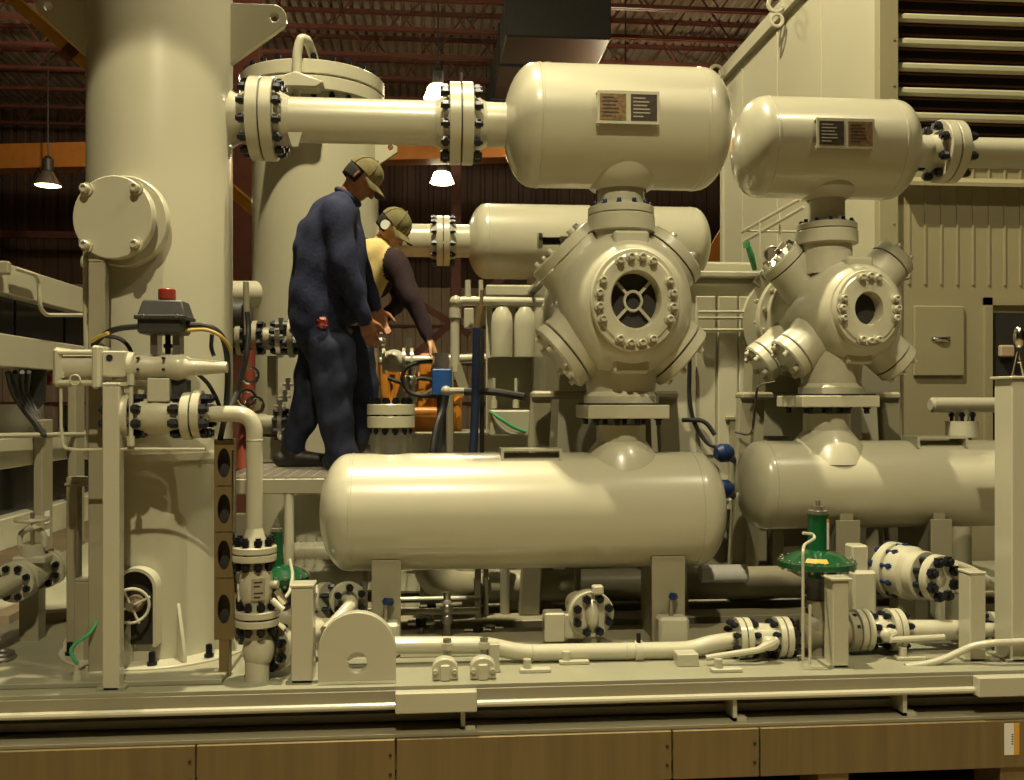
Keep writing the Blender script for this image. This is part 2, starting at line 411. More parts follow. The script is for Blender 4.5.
# yellow-orange diagonal brace and its red column, between the scrubbers and the wall
vb = 13.0
a0 = P(-30, -38, vb); a1 = P(268, 222, vb)
br = thing('diagonal_brace', 'yellow-orange steel diagonal brace running down behind the big scrubbers', 'brace', a1)
part('web_bar', MB().bar(a0, a1, 0.10, 0.16), CRANEY, br)
part('flange_bar', MB().bar(a0 + Vector((0, -0.05, 0.085)), a1 + Vector((0, -0.05, 0.085)), 0.14, 0.02), CRANEY, br)
part('splice_plate', MB().bar(P(66, 50, vb) - Y1 * 0.08, P(76, 59, vb) - Y1 * 0.08, 0.03, 0.22), RUST, br)
ca = P(236, 100, 14.5); solo('hall_column', MB().box((ca.x - 0.16, 14.5, 0), (ca.x + 0.34, 14.52, 9.95)).box((ca.x - 0.16, 14.76, 0), (ca.x + 0.34, 14.78, 9.95)).box((ca.x + 0.08, 14.52, 0), (ca.x + 0.1, 14.76, 9.95)), RUST,
     'dark red steel column standing between the two upright scrubbers', 'column')
# cross bracing of the back wall seen beyond the workers
def brace(p0, p1, v, m, label, w=0.16):
    return solo('wall_brace', MB().bar(P(*p0, v), P(*p1, v), 0.08, w), m, label, 'brace')
brace((380, 386), (520, 262), 22, RUST, 'red oxide wall brace rising past the bent-over worker')
brace((398, 290), (470, 335), 22.4, RUST, 'red oxide wall brace falling behind the reaching arm')
cb = P(456, 300, 27.5); solo('hall_column', MB().box((cb.x - 0.15, 27.5, 0), (cb.x + 0.15, 27.8, 9.9), 0.01), RUST, 'red oxide steel column beyond the pale yellow shirt and back bottle', 'column')
brace((690, 300), (730, 232), 14, CRANE, 'orange brace between the back bottle and the white cabin', 0.30)

# high-bay lamps
def high_bay(loc, label, sc=1.0, dome=False, light=None, rod=None, shade=True):
    x, y, z = loc; t = thing('high_bay_lamp', label, 'lamp', (x, y, z), 'high-bay lamps under the roof')
    R = 0.30 * sc
    if shade: part('reflector', MB().lathe([(0, R), (0.05 * sc, R * 0.97), (0.22 * sc, R * 0.62), (0.36 * sc, R * 0.36), (0.37 * sc, R * 0.3), (0.05 * sc, R * 0.9)], loc, Z1, 28, closed=True), MIRR, t)
    part('housing', MB().lathe([(0.36 * sc, 0), (0.36 * sc, R * 0.42), (0.62 * sc, R * 0.42), (0.7 * sc, R * 0.2), (0.7 * sc, 0)], loc, Z1, 20), DGREY, t)
    if dome:
        for k in range(3): part('prism_ring', MB().lathe([(0.03 + 0.1 * k, R * (1.05 - 0.13 * k)), (0.07 + 0.1 * k, R * (1.0 - 0.13 * k)), (0.1 + 0.1 * k, R * (0.92 - 0.13 * k)), (0.1 + 0.1 * k, R * 0.6)], loc, Z1, 28), LAMPON, t)
    part('bulb', MB().ball((x, y, z + 0.16 * sc), (0.09 * sc, 0.09 * sc, 0.16 * sc)), LAMPON, t)
    if light is None: part('lens', MB().lathe([(0.01, 0), (0.012, R * 0.93), (0.02, R * 0.93), (0.02, 0)], loc, Z1, 28), LAMPON, t)
    part('stem', MB().cyl((x, y, z + 0.68 * sc), (x, y, HZ + 0.02), 0.018, seg=8), DGREY, t)
    if light:
        pw, cone, aim, blend = light
        ld = bpy.data.lights.new('lamp_light', 'SPOT'); ld.energy = pw; ld.color = LAMPCOL; ld.spot_size = math.radians(cone); ld.spot_blend = blend; ld.shadow_soft_size = 0.07
        lo = bpy.data.objects.new('lamp_light', ld); COL.objects.link(lo); lo.parent = t
        lo.location = (0, 0, 0.02)
        lo.rotation_mode = 'QUATERNION'; lo.rotation_quaternion = (Vector(aim) - Vector(loc)).to_track_quat('-Z', 'Y')
    return t
for (lc, pw, cone, aim, bl), lab in zip(LAMPS, ('high-bay lamp hanging over the floor in front of the skid', 'high-bay lamp hanging straight above the big pulsation bottles', 'added fill lamp hanging in front of the louvred cabin')):
    high_bay(lc, lab, 1.0, False, (pw, cone, aim, bl))
high_bay(P(48, 186, 24.4), 'bright high-bay lamp hanging just below the orange crane girder', 1.05)
high_bay(P(438, 100, 20), 'bright high-bay lamp with stacked prismatic rings below the joists', 0.95, True)
high_bay(P(442, 184, 25), 'bright high-bay lamp hanging in front of the maroon wall', 1.0, True)
# prismatic lamps added deeper in the hall to brighten the roof and back
for (x, y, lab) in ((-6.5, 19.5, 'added roof-brightening lamp over the back hall on the scrubber side'), (4.5, 21.5, 'added roof-brightening lamp over the back hall beside the duct'), (0.5, 12.0, 'added fill lamp over the far side of the skid')):
    t = high_bay((x, y, 8.6), lab, 1.0, True, None, None, False)
    ld = bpy.data.lights.new('lamp_light', 'POINT'); ld.energy = 420; ld.color = LAMPCOL; ld.shadow_soft_size = 0.2
    lo = bpy.data.objects.new('lamp_light', ld); COL.objects.link(lo); lo.parent = t; lo.location = (0, 0, -0.22)

# ------------------------------------------------------------------ the skid
DZ = 0.702                       # deck level
VF = 3.50                       # front edge of the skid
SX0, SX1 = -2.5, 4.2
sk = thing('equipment_skid', 'long cream-grey steel skid carrying the compressor package', 'skid', (0.3, VF, 0.0))
XO = P(318, 0, 4.0).x
part('deck_plate', MB().box((SX0, VF, DZ - 0.012), (XO, 9.0, DZ)), DECKP, sk)
part('deck_plate', MB().box((XO, VF, DZ - 0.012), (SX1, 3.99, DZ)), DECKP, sk)
part('deck_plate', MB().box((XO, 5.25, DZ - 0.012), (2.85, 9.0, DZ)), DECKP, sk)
part('deck_plate', MB().box((2.85, 5.25, DZ - 0.012), (SX1, 5.9, DZ)), DECKP, sk)
part('shade_floor', MB().box((XO, 3.7, 0.30), (SX1, 5.6, 0.31)), DARK, sk)  # dark sheet standing in for the shade between the open beams
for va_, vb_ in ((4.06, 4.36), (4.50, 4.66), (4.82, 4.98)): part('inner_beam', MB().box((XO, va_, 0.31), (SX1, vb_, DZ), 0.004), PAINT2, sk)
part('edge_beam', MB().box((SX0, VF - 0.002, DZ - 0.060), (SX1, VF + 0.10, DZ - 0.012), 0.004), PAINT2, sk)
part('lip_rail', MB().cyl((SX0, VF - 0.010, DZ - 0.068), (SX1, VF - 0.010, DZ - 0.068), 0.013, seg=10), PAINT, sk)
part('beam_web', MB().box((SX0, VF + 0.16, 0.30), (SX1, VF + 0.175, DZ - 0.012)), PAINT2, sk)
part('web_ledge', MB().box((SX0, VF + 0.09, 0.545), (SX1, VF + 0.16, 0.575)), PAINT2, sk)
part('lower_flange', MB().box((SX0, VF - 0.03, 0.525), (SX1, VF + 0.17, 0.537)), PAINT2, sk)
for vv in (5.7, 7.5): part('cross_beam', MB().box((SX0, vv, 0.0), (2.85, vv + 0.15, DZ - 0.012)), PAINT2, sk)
for px in (463, 735, 905, -60):
    q = P(px, 720, VF)
    part('web_stiffener', MB().box((q.x - 0.008, VF, 0.537), (q.x + 0.008, VF + 0.16, DZ - 0.06)), PAINT, sk)
    part('stiffener_foot', MB().box((q.x - 0.008, VF + 0.0, 0.537), (q.x + 0.045, VF + 0.05, 0.550)), PAINT, sk)
for (xa, xb, ya, yb) in ((395, 477, 697, 717), (978, 1040, 667, 687)):
    qa = P(xa, (ya + yb) / 2, VF - 0.04); qb = P(xb, (ya + yb) / 2, VF - 0.04); zc = qa.z
    part('guide_plate', MB().box((qa.x, VF - 0.045, DZ - 0.088), (qb.x, VF - 0.003, DZ - 0.012), 0.004), PAINT, sk)
# brown flat base rail in bolted panels, below the skid
rl = thing('base_rail', 'weathered brown steel base rail of butted panels under the skid edge', 'rail', (0.3, VF - 0.03, 0.0))
cuts = [-60, 197, 396, 671, 758, 1090]
for a, c in zip(cuts, cuts[1:]):
    xa = P(a, 750, VF - 0.03).x; xc = P(c, 750, VF - 0.03).x
    part('rail_panel', MB().box((xa + 0.003, VF - 0.05, 0.345), (xc - 0.003, VF - 0.035, 0.525), 0.002), GALV, rl)
    for zz in (0.47, 0.40):
        part('rail_bolt', MB().cyl((xc - 0.02, VF - 0.056, zz), (xc - 0.02, VF - 0.045, zz), 0.006, seg=6), DARK, rl)
for px in (30, 300, 540, 830, 1010):
    xq = P(px, 790, VF).x; part('foot_block', MB().box((xq - 0.06, VF - 0.034, 0.0), (xq + 0.06, VF + 0.15, 0.345), 0.004), GALV, rl)
part('bottom_angle', MB().box((P(-60, 0, VF).x, VF - 0.034, 0.345), (P(1090, 0, VF).x, VF + 0.1, 0.357)), GALV, rl)
q = P(1011, 739, VF - 0.05); stk = thing('barcode_sticker', 'white and amber sticker stuck on the brown base rail', 'sticker', (q.x, VF - 0.052, q.z - 0.06))
part('paper', MB().box((q.x - 0.028, VF - 0.0525, q.z - 0.06), (q.x + 0.010, VF - 0.0505, q.z + 0.06)), WHITE, stk)
part('amber_strip', MB().box((q.x + 0.010, VF - 0.0525, q.z - 0.06), (q.x + 0.032, VF - 0.0505, q.z + 0.06)), STICKER, stk)
for k in range(5): part('print_bar', MB().box((q.x + 0.0, VF - 0.0532, q.z - 0.02 + 0.009 * k), (q.x + 0.008, VF - 0.0526, q.z - 0.016 + 0.009 * k)), DARK, stk)

# ------------------------------------------------------------------ big scrubber in front
VS = 4.10
c0 = P(161, 400, VS); SX, SR = c0.x, 69 * S(161, VS)
sc1 = thing('scrubber_vessel', 'tall cream-grey upright scrubber with round handhole cover and lifting lugs', 'pressure vessel', (SX, VS, DZ))
zw = P(160, 458, VS - SR).z
part('shell', MB().lathe([(zw, 0), (zw, SR), (4.6, SR), (4.75, SR * 0.8), (4.8, 0)], (SX, VS, 0), Z1, 64), PAINT, sc1)
part('skirt', MB().lathe([(DZ + 0.03, SR - 0.012), (zw - 0.012, SR - 0.012), (zw - 0.012, SR + 0.006), (zw + 0.016, SR + 0.006), (zw + 0.016, 0)], (SX, VS, 0), Z1, 64), PAINT, sc1)
part('base_ring', MB().cyl((SX, VS, DZ), (SX, VS, DZ + 0.03), SR + 0.10, seg=56, ch=0.004), PAINT, sc1)
part('base_plate', MB().box((SX - 0.52, VF + 0.08, DZ), (SX + 0.36, VS + 0.55, DZ + 0.02), 0.003), DECKP, sc1)
for k in range(10):
    a = 2 * PI * (k + 0.3) / 10; d = Vector((math.cos(a), math.sin(a), 0))
    part('gusset', MB().prism([(0, 0), (0.10, 0), (0.10, 0.03), (0.0, 0.22)], Vector((SX, VS, DZ + 0.03)) + d * (SR - 0.015), d, Z1, 0.012), PAINT, sc1)
    bolt(sc1, Vector((SX, VS, DZ + 0.03)) + Vector((math.cos(a + 0.3), math.sin(a + 0.3), 0)) * (SR + 0.06), Z1, 0.013, 0.05, STUD, 'anchor_bolt')
sf = S(161, VS)
def lug(pxs, hole, nm):
    o = P(161, 0, VS); poly = [((x - 161) * sf, -y * sf) for x, y in pxs]
    part('lifting_lug', MB().prism(poly, o, X1, Z1, 0.035, hole=((hole[0] - 161) * sf, -hole[1] * sf, 4.4 * sf)), PAINT, sc1, bev=0.003)
def arc_px(cx, cy, r, a0, a1, n=8): return [(cx + r * math.cos(math.radians(a0 + (a1 - a0) * k / n)), cy - r * math.sin(math.radians(a0 + (a1 - a0) * k / n))) for k in range(n + 1)]
lug([(226, 66), (226, 2)] + arc_px(272, 15, 13, 90, -45), (273, 15), 'r')
lug([(96, 66)] + arc_px(54, 11, 12, 225, 90) + [(96, -1)], (54, 12), 'l')
# handhole with blind cover, swung off to the side
ang = math.radians(-10); hd = Vector((math.sin(ang), -math.cos(ang), 0)); hz = P(118, 217, VS - 0.4).z
hc = Vector((SX, VS, hz))
part('handhole_neck', MB().cyl(hc, hc + hd * 0.32, 0.118, seg=40), PAINT, sc1)
f2 = part('handhole_flange', MB().cyl(hc + hd * 0.285, hc + hd * 0.325, 0.176, seg=48, ch=0.004), PAINT, sc1)
cvp = part('handhole_cover', MB().cyl(hc + hd * 0.365, hc + hd * 0.405, 0.158, seg=48, ch=0.004), PAINT, sc1)
part('handhole_gasket', MB().cyl(hc + hd * 0.325, hc + hd * 0.365, 0.13, seg=40), PAINT2, sc1)
hs = Z1.cross(hd).normalized()
for sx in (-1, 1):
    for sz in (-1, 1):
        bolt(cvp, hc + hd * 0.405 + hs * (0.098 * sx) + Z1 * (0.106 * sz), hd, 0.017, 0.034, PAINT)
# outlet nozzle towards the suction pipe
ZP = P(615, 128, 4.15).z
part('nozzle_pad', MB().lathe([(0.0, 0.135), (SR - 0.035, 0.135), (SR - 0.01, 0.125), (SR + 0.015, 0.108), (SR + 0.05, 0.10)], (SX, VS + 0.05, ZP), X1, 40), PAINT, sc1)
# skirt access opening with collar and the handwheel seen in it
qa = P(140, 650, VS - SR - 0.03)
ao = Vector((P(139, 600, VS - SR).x, VS - SR - 0.055, 0)); zb = P(140, 647, VS - SR - 0.05).z; zt = P(140, 568, VS - SR - 0.05).z; hw = 0.080
def archpts(w, z1, n=12): return [(-w, 0)] + [(w * math.cos(PI - PI * k / n), (z1 - w) + w * math.sin(PI - PI * k / n)) for k in range(n + 1)] + [(w, 0)]
H = zt - zb; outer = archpts(hw, H); inner = archpts(hw - 0.012, H - 0.012)
b = MB(); n = len(outer)
for yy in (0.0, 0.16):
    for (x, z) in outer: b.v.append(ao + Vector((x, yy, zb + z)))
    for (x, z) in inner: b.v.append(ao + Vector((x, yy, zb + z)))
for i in range(n - 1):
    b.f += [(i, i + 1, n + i + 1, n + i), (i, 2 * n + i, 2 * n + i + 1, i + 1), (n + i, n + i + 1, 3 * n + i + 1, 3 * n + i)]
part('access_collar', b, PAINT, sc1)
part('opening_shade_plate', MB().prism(inner, ao + Vector((0, 0.047, zb)), X1, Z1, 0.006), DARK, sc1, label='dark plate painted as the shaded skirt opening')  # flat dark plate stands in for the unlit inside of the skirt
hwc = P(131, 606, VS - SR - 0.075)
dv = thing('drain_valve', 'small drain valve with round handwheel in the scrubber skirt opening', 'valve', (hwc.x, hwc.y, hwc.z - 0.08))
hwh = part('handwheel', MB().torus(hwc, (0.35, -1, 0), 0.065, 0.006), PAINT, dv)
for k in range(4):
    a, e1, e2 = frame((0.35, -1, 0)); d = e1 * math.cos(PI * k / 2 + 0.4) + e2 * math.sin(PI * k / 2 + 0.4)
    part('spoke', MB().cyl(hwc + d * 0.012, hwc + d * 0.075, 0.005, seg=8), PAINT, hwh)
part('stem', MB().cyl(hwc - Y1 * 0.02, hwc + Y1 * 0.05, 0.016), STEEL, dv)
part('bonnet', MB().cyl(hwc + Y1 * 0.03, hwc + Y1 * 0.07, 0.032), PINE, dv)

# ------------------------------------------------------------------ generic horizontal bottle
def bottle(name, label, cx, v, z, R, px0, px1, group=None):
    xa = P(px0, 0, v).x; xb = P(px1, 0, v).x
    t = thing(name, label, 'pressure vessel', ((xa + xb) / 2, v, z - R), group)
    part('shell', MB().lathe(vessel_prof(xb - xa, R), (xa, v, z), X1, 64), PAINT, t)
    return t, xa, xb
# suction bottle one
V1 = 4.15; R1 = 60 * S(615, V1); Z_1 = ZP
sb1, xa1, xb1 = bottle('suction_bottle', 'large cream-grey suction pulsation bottle above the big compressor cylinder', 615, V1, Z_1, R1, 503, 727)
XC1 = P(621, 300, V1).x      # throw axis
ZC1 = P(628, 307, V1).z
ztf = P(622, 217, V1).z
part('outlet_nozzle', MB().lathe([(ztf, 0.104), (Z_1 - R1 * 0.9, 0.104), (Z_1 - R1 * 0.8, 0.104)], (XC1, V1, 0), Z1, 36), PAINT, sb1)
part('repad', MB().lathe([(Z_1 - R1 * 1.06, 0.112), (Z_1 - R1 * 1.02, 0.135), (Z_1 - R1 * 0.86, 0.175), (Z_1 - R1 * 0.62, 0.19)], (XC1, V1, 0), Z1, 40), PAINT, sb1)
def nameplates(th, px0, px1, py0, py1, v, xc, zc, R, order):
    s_ = S((px0 + px1) / 2, v - R); qa = P(px0, py0, v - R * 0.93); qb = P(px1, py1, v - R * 0.93)
    zm = (qa.z + qb.z) / 2; dz = min(0.95, (zm - zc) / R); nrm = Vector((0, -math.sqrt(1 - dz * dz), dz)); upv = X1.cross(nrm) * -1
    upv = Vector((0, dz, math.sqrt(1 - dz * dz))); o = Vector(((qa.x + qb.x) / 2, v, zc)) + nrm * (R + 0.016)
    wd = (qb.x - qa.x) / 2; ht = (qa.z - qb.z) / 2
    br = part('plate_bracket', MB().prism([(-wd - .006, -ht - .006), (wd + .006, -ht - .006), (wd + .006, ht + .006), (-wd - .006, ht + .006)], o, X1, upv, 0.006), PAINT, th, bev=0.001)
    b = MB()
    for sx in (-1, 1):
        for sz in (-1, 1): b.cyl(o + X1 * (wd * sx) + upv * (ht * sz) - nrm * 0.03, o + X1 * (wd * sx) + upv * (ht * sz), 0.008, seg=8)
    part('bracket_leg', b, PAINT, th)
    for sg, m in zip((-1, 1), order):
        cc = o + X1 * (wd * 0.52 * sg) + nrm * 0.004
        np_ = part('nameplate', MB().prism([(-wd * .44, -ht * .86), (wd * .44, -ht * .86), (wd * .44, ht * .86), (-wd * .44, ht * .86)], cc, X1, upv, 0.003), m, br)
        b = MB(); r = random.Random(3)
        for k in range(6):
            zz = ht * (0.6 - 0.24 * k); xl = wd * (-0.36); xr = wd * r.uniform(-0.05, 0.36)
            b.prism([(xl, zz - .0028), (xr, zz - .0028), (xr, zz + .0028), (xl, zz + .0028)], cc + nrm * 0.002, X1, upv, 0.0008)
        part('print_lines', b, PLATE3 if m is PLATE2 else PLATE2, np_)
    return br
nameplates(sb1, 597, 656, 94, 126, V1, XC1, Z_1, R1, (PLATE1, PLATE2))
part('lifting_boss', MB().cyl((XC1 - 0.33, V1, Z_1 + R1 - 0.01), (XC1 - 0.33, V1, Z_1 + R1 + 0.012), 0.022), PAINT, sb1)

# suction pipe spool
RP = 22 * S(360, V1)
XS = P(264, 0, V1).x; XF = P(461, 0, V1).x
pp1 = thing('suction_pipe', 'straight cream-grey pipe spool between the scrubber and the suction bottle', 'pipe', ((XS + XF) / 2, V1, ZP - RP))
part('pipe_run', MB().lathe([(XS + .03, RP * .85), (XS + .03, RP), (XF - .03, RP), (XF - .03, RP * .85)], (0, V1, ZP), X1, 40), PAINT, pp1)
part('weld_bead', MB().torus((XS + 0.11, V1, ZP), X1, RP, 0.003).torus((XF - 0.11, V1, ZP), X1, RP, 0.003), PAINT, pp1)
part('branch_lug', MB().prism([(-0.03, 0), (0.03, 0), (0.012, -0.06), (-0.012, -0.06)], (P(297, 0, V1).x, V1 - RP * 0.6, ZP - RP * 0.75), X1, Z1, 0.02), PAINT, pp1)
FR = 0.176
part('outlet_nozzle', MB().lathe([(SX, RP), (XS - 0.03, RP)], (0, V1, ZP), X1, 40), PAINT, sc1)
fpair(sc1, pp1, (XS, V1, ZP), X1, FR, 0.050, RP, 12, 0.0125, 0.06)
fpair(pp1, sb1, (XF, V1, ZP), X1, FR, 0.048, RP, 12, 0.0125, 0.06)
part('inlet_nozzle', MB().lathe([(XF + 0.03, RP), (xa1 + 0.1, RP)], (0, V1, ZP), X1, 40), PAINT, sb1)
part('thermowell', MB().cyl((XF, V1, ZP + FR), (XF, V1, ZP + FR + 0.05), 0.006, seg=8), STEEL, pp1)

# ------------------------------------------------------------------ compressor cylinder
def ell_port(th, o, d, r, l, gapline, capm=None, boltn=6):
    """valve port boss: neck with a bolted round cover"""
    o = Vector(o); d = Vector(d).normalized()
    part('valve_port', MB().lathe([(0, r * 1.25), (l * 0.55, r * 1.06), (l * 0.72, r), (l, r), (l + 0.004, r * 0.97), (l + 0.004, 0)], o, d, 36), CASTP, th)
    if gapline: part('port_gasket', MB().cyl(o + d * (l + 0.003), o + d * (l + 0.012), r * 0.9, seg=30), GASKET, th)
    cp = part('valve_cover', MB().lathe([(l + 0.011, 0), (l + 0.011, r), (l + 0.05, r), (l + 0.058, r * 0.93), (l + 0.058, 0)], o, d, 36), CASTP, th)
    a, e1, e2 = frame(d)
    for k in range(boltn):
        t = 2 * PI * (k + 0.5) / boltn
        bolt(cp, o + d * (l + 0.056) + (e1 * math.cos(t) + e2 * math.sin(t)) * r * 0.74, d, 0.0125, 0.026, PAINT)
def comp_cylinder(label, xc, v, zc, k, vf, hole, bn, ports, vr, rear=None):
    """axis along Y; k body radius, vf front head face distance"""
    t = thing('compressor_cylinder', label, 'compressor cylinder', (xc, v, zc - k * 1.05))
    o = Vector((xc, vf, zc)); HR = k * 0.68
    Ld = vr - vf
    body = [(0.045, HR * 0.75), (0.045, HR * 1.0), (0.055, HR * 1.08), (0.075, k * 0.80), (0.12, k * 0.90), (0.2, k * 0.985), (0.29, k), (0.36, k * 0.985), (Ld - 0.10, k * 0.97), (Ld - 0.06, k * 1.0), (Ld - 0.055, k * 1.04), (Ld, k * 1.04), (Ld, 0)]
    def ov(b, kx=0.87):
        for q_ in b.v: q_.x = xc + (q_.x - xc) * kx
        return b
    part('body', ov(MB().lathe(body, o, Y1, 64), 0.93), CASTP, t)
    hd = part('outer_head', ov(MB().lathe([(0.16, 0), (0.16, hole), (0.012, hole), (0.0, hole * 1.06), (0, HR * 0.86), (0.008, HR * 0.9), (0.008, HR * 0.975), (0.014, HR), (0.05, HR), (0.05, hole * 1.2)], o, Y1, 64)), CASTP, t)
    # spider inside the bore
    part('bore', ov(MB().cyl(o + Y1 * 0.075, o + Y1 * 0.08, hole * 0.995, seg=40)), DARK, hd, label='dark open cylinder bore')
    hb = MB() if bn == 3 else MB().ring(o + Y1 * 0.055, Y1, hole * 0.40, hole * 0.30, 0.02, 28, 0.002)
    for q in range(4 if bn != 3 else 0):
        a = PI / 4 + q * PI / 2; d = Vector((math.cos(a), 0, math.sin(a))); hb.bar(o + Y1 * 0.066 + d * hole * 0.36, o + Y1 * 0.066 + d * hole, 0.02, hole * 0.11, up=Y1.cross(d))
    if bn != 3: part('spider', ov(hb, 0.9), CASTP, hd)
    for g in range(4):
        for j in range(bn):
            a = PI / 2 * g + math.radians((j - (bn - 1) / 2) * 17.5); d = Vector((math.cos(a), 0, math.sin(a)))
            d.x *= 0.87; bolt(hd, o + d * HR * 0.83 + Y1 * 0.002, -Y1, 0.0145, 0.032, PAINT)
    # flats above and below the head
    for sg in (1, -1):
        part('body_flat', MB().box((xc - k * 0.24, vf + 0.085, zc + sg * k * 0.70), (xc + k * 0.24, vf + 0.32, zc + sg * k * 0.95), 0.01), CASTP, t)
    for (a, l, r, dy, gl) in ports:
        d = Vector((math.cos(math.radians(a)), 0, math.sin(math.radians(a))))
        ell_port(t, Vector((xc, v + dy, zc)) + d * k * 0.55, d, r, l, gl)
    return t
VH1 = 3.84
K1 = 0.315
cy1 = comp_cylinder('big cream-grey compressor cylinder with wide open round bore in its head', XC1, V1, ZC1, K1, VH1, 0.116, 4,
    [(135, 0.150, 0.168, 0.07, False), (45, 0.140, 0.165, 0.07, False), (219, 0.140, 0.160, -0.03, True), (-40, 0.130, 0.155, -0.02, False)], 4.56)
# top and bottom connections
part('top_flange', MB().lathe([(ZC1 + K1 * 0.7, 0.13), (ztf - 0.075, 0.125), (ztf - 0.07, 0.148), (ztf - 0.004, 0.148), (ztf, 0.144), (ztf, 0)], (XC1, V1, 0), Z1, 44), CASTP, cy1)
fb_ = flange(sb1, (XC1, V1, ztf + 0.004), Z1, 0.146, 0.034, 0.104, 0.02)
for k in range(12):
    a = 2 * PI * (k + .5) / 12; bolt(fb_, (XC1 + 0.126 * math.cos(a), V1 + 0.126 * math.sin(a), ztf + 0.038), Z1, 0.010, 0.022, DBLUE if k % 3 else STUD, 'nut')
zbf = P(617, 403, V1).z; zbb = P(617, 418, V1).z
part('bottom_neck', MB().lathe([(zbf, 0), (zbf, 0.165), (zbf + 0.03, 0.165), (zbf + 0.05, 0.15), (ZC1 - K1 * 0.7, 0.17)], (XC1, V1, 0), Z1, 40), CASTP, cy1)

# ------------------------------------------------------------------ discharge bottles, second throw
def disch(label, px0, px1, py, rpx, pxm, v, xc, zflange, group=None):
    R = rpx * S(pxm, v); z = P(pxm, py, v).z
    t, xa, xb = bottle('discharge_bottle', label, pxm, v, z, R, px0, px1, group)
    zt_ = z + R
    part('inlet_neck', MB().lathe([(z + R * 0.50, 0.19), (z + R * 0.90, 0.165), (zt_ + 0.03, 0.125), (zt_ + 0.05, 0.108), (zflange - 0.03, 0.108)], (xc, v, 0), Z1, 40), PAINT, t)
    return t, z, R, xa, xb
db1, ZD1, RD1, xd0, xd1 = disch('large cream-grey discharge bottle lying below the big compressor cylinder', 320, 722, 510, 57.5, 520, V1, XC1, zbb)
fA = part('inlet_flange', MB().box((XC1 - 0.175, V1 - 0.175, zbb), (XC1 + 0.175, V1 + 0.175, zbf - 0.008), 0.004), PAINT, db1)
part('inlet_gasket', MB().box((XC1 - 0.165, V1 - 0.165, zbf - 0.008), (XC1 + 0.165, V1 + 0.165, zbf)), GASKET, db1)
for k in range(4):
    for yy in (-0.14, 0.14): bolt(fA, (XC1 - 0.135 + 0.09 * k, V1 + yy, zbb), -Z1, 0.0125, 0.03, STUD, 'nut')
0 and part('neck_pad', MB().prism([(-0.03, -0.06), (0.07, -0.02), (0.06, 0.05), (0, 0.10)], (XC1 + 0.13, V1 - 0.10, ZD1 + RD1 + 0.02), X1, Vector((0, -0.6, 0.8)), 0.02), PAINT, db1, bev=0.004)
def shelf_plate(th, px0, px1, py, v, z, R):
    qa = P(px0, py, v - 0.05); qb = P(px1, py, v - 0.05); zt_ = z + R
    part('nameplate_bracket', MB().box((qa.x, v - 0.12, zt_ + 0.012), (qb.x, v + 0.02, zt_ + 0.022)).box((qa.x, v - 0.12, zt_ - 0.03), (qa.x + 0.012, v + 0.02, zt_ + 0.012)).box((qb.x - 0.012, v - 0.12, zt_ - 0.03), (qb.x, v + 0.02, zt_ + 0.012)), PAINT, th)
shelf_plate(db1, 500, 560, 450, V1, ZD1, RD1)
# outlet nozzle flange with the blind on top
xo = P(391, 0, V1 + 0.05).x; zA = P(391, 438, V1).z; zB = P(391, 424, V1).z; zC = P(391, 414, V1).z
part('outlet_nozzle', MB().lathe([(ZD1 + RD1 * 0.7, 0.092), (zB - 0.02, 0.088)], (xo, V1 + 0.05, 0), Z1, 36), STEEL, db1, label='bare steel nozzle neck')
fo = part('outlet_flange', MB().cyl((xo, V1 + 0.05, zB - 0.016), (xo, V1 + 0.05, zB + 0.034), 0.104, seg=40, ch=0.003), PAINT, db1)
part('blind_flange', MB().cyl((xo, V1 + 0.05, zB + 0.040), (xo, V1 + 0.05, zB + 0.086), 0.104, seg=40, ch=0.003), PAINT, db1)
studs(fo, (xo, V1 + 0.05, zB + 0.034), Z1, 0.083, 12, 0.010, 0.16)
# saddles: upright plates with wedge block and blue bolt
def saddle(name, label, px0, px1, v, z, R, py0=None, group=None):
    qa = P(px0, 560, v - 0.15); qb = P(px1, 560, v - 0.15); xm = (qa.x + qb.x) / 2; hw = (qb.x - qa.x) / 2
    t = thing(name, label, 'support', (xm, v, DZ), group)
    n = 10; ar = [(-0.17 + 0.34 * k / n) for k in range(n + 1)]
    poly = [(-0.17, 0), (0.17, 0)] + [(y, z - math.sqrt(max(R * R - y * y, 0)) - DZ - 0.001) for y in ar[::-1]]
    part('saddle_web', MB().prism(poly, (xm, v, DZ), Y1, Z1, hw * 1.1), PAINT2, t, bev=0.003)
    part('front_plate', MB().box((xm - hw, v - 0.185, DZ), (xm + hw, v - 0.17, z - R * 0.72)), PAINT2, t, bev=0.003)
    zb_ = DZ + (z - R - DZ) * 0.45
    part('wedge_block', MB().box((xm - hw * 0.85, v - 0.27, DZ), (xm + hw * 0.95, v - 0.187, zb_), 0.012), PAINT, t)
    part('jack_stud', MB().cyl((xm, v - 0.225, zb_), (xm, v - 0.225, zb_ + 0.07), 0.010, seg=10), STEEL, t)
    part('jack_nut', MB().cyl((xm, v - 0.245, zb_ + 0.085), (xm + 0.02, v - 0.205, zb_ + 0.075), 0.017, seg=6), DBLUE, t, label='blue jacking nut')
    return t
saddle('bottle_saddle', 'grey saddle near the blind-flanged outlet end of the large discharge bottle', 372, 401, V1, ZD1, RD1, group='saddles under the discharge bottles')
saddle('bottle_saddle', 'grey saddle under the cylinder end of the large discharge bottle', 650, 683, V1, ZD1, RD1, group='saddles under the discharge bottles')

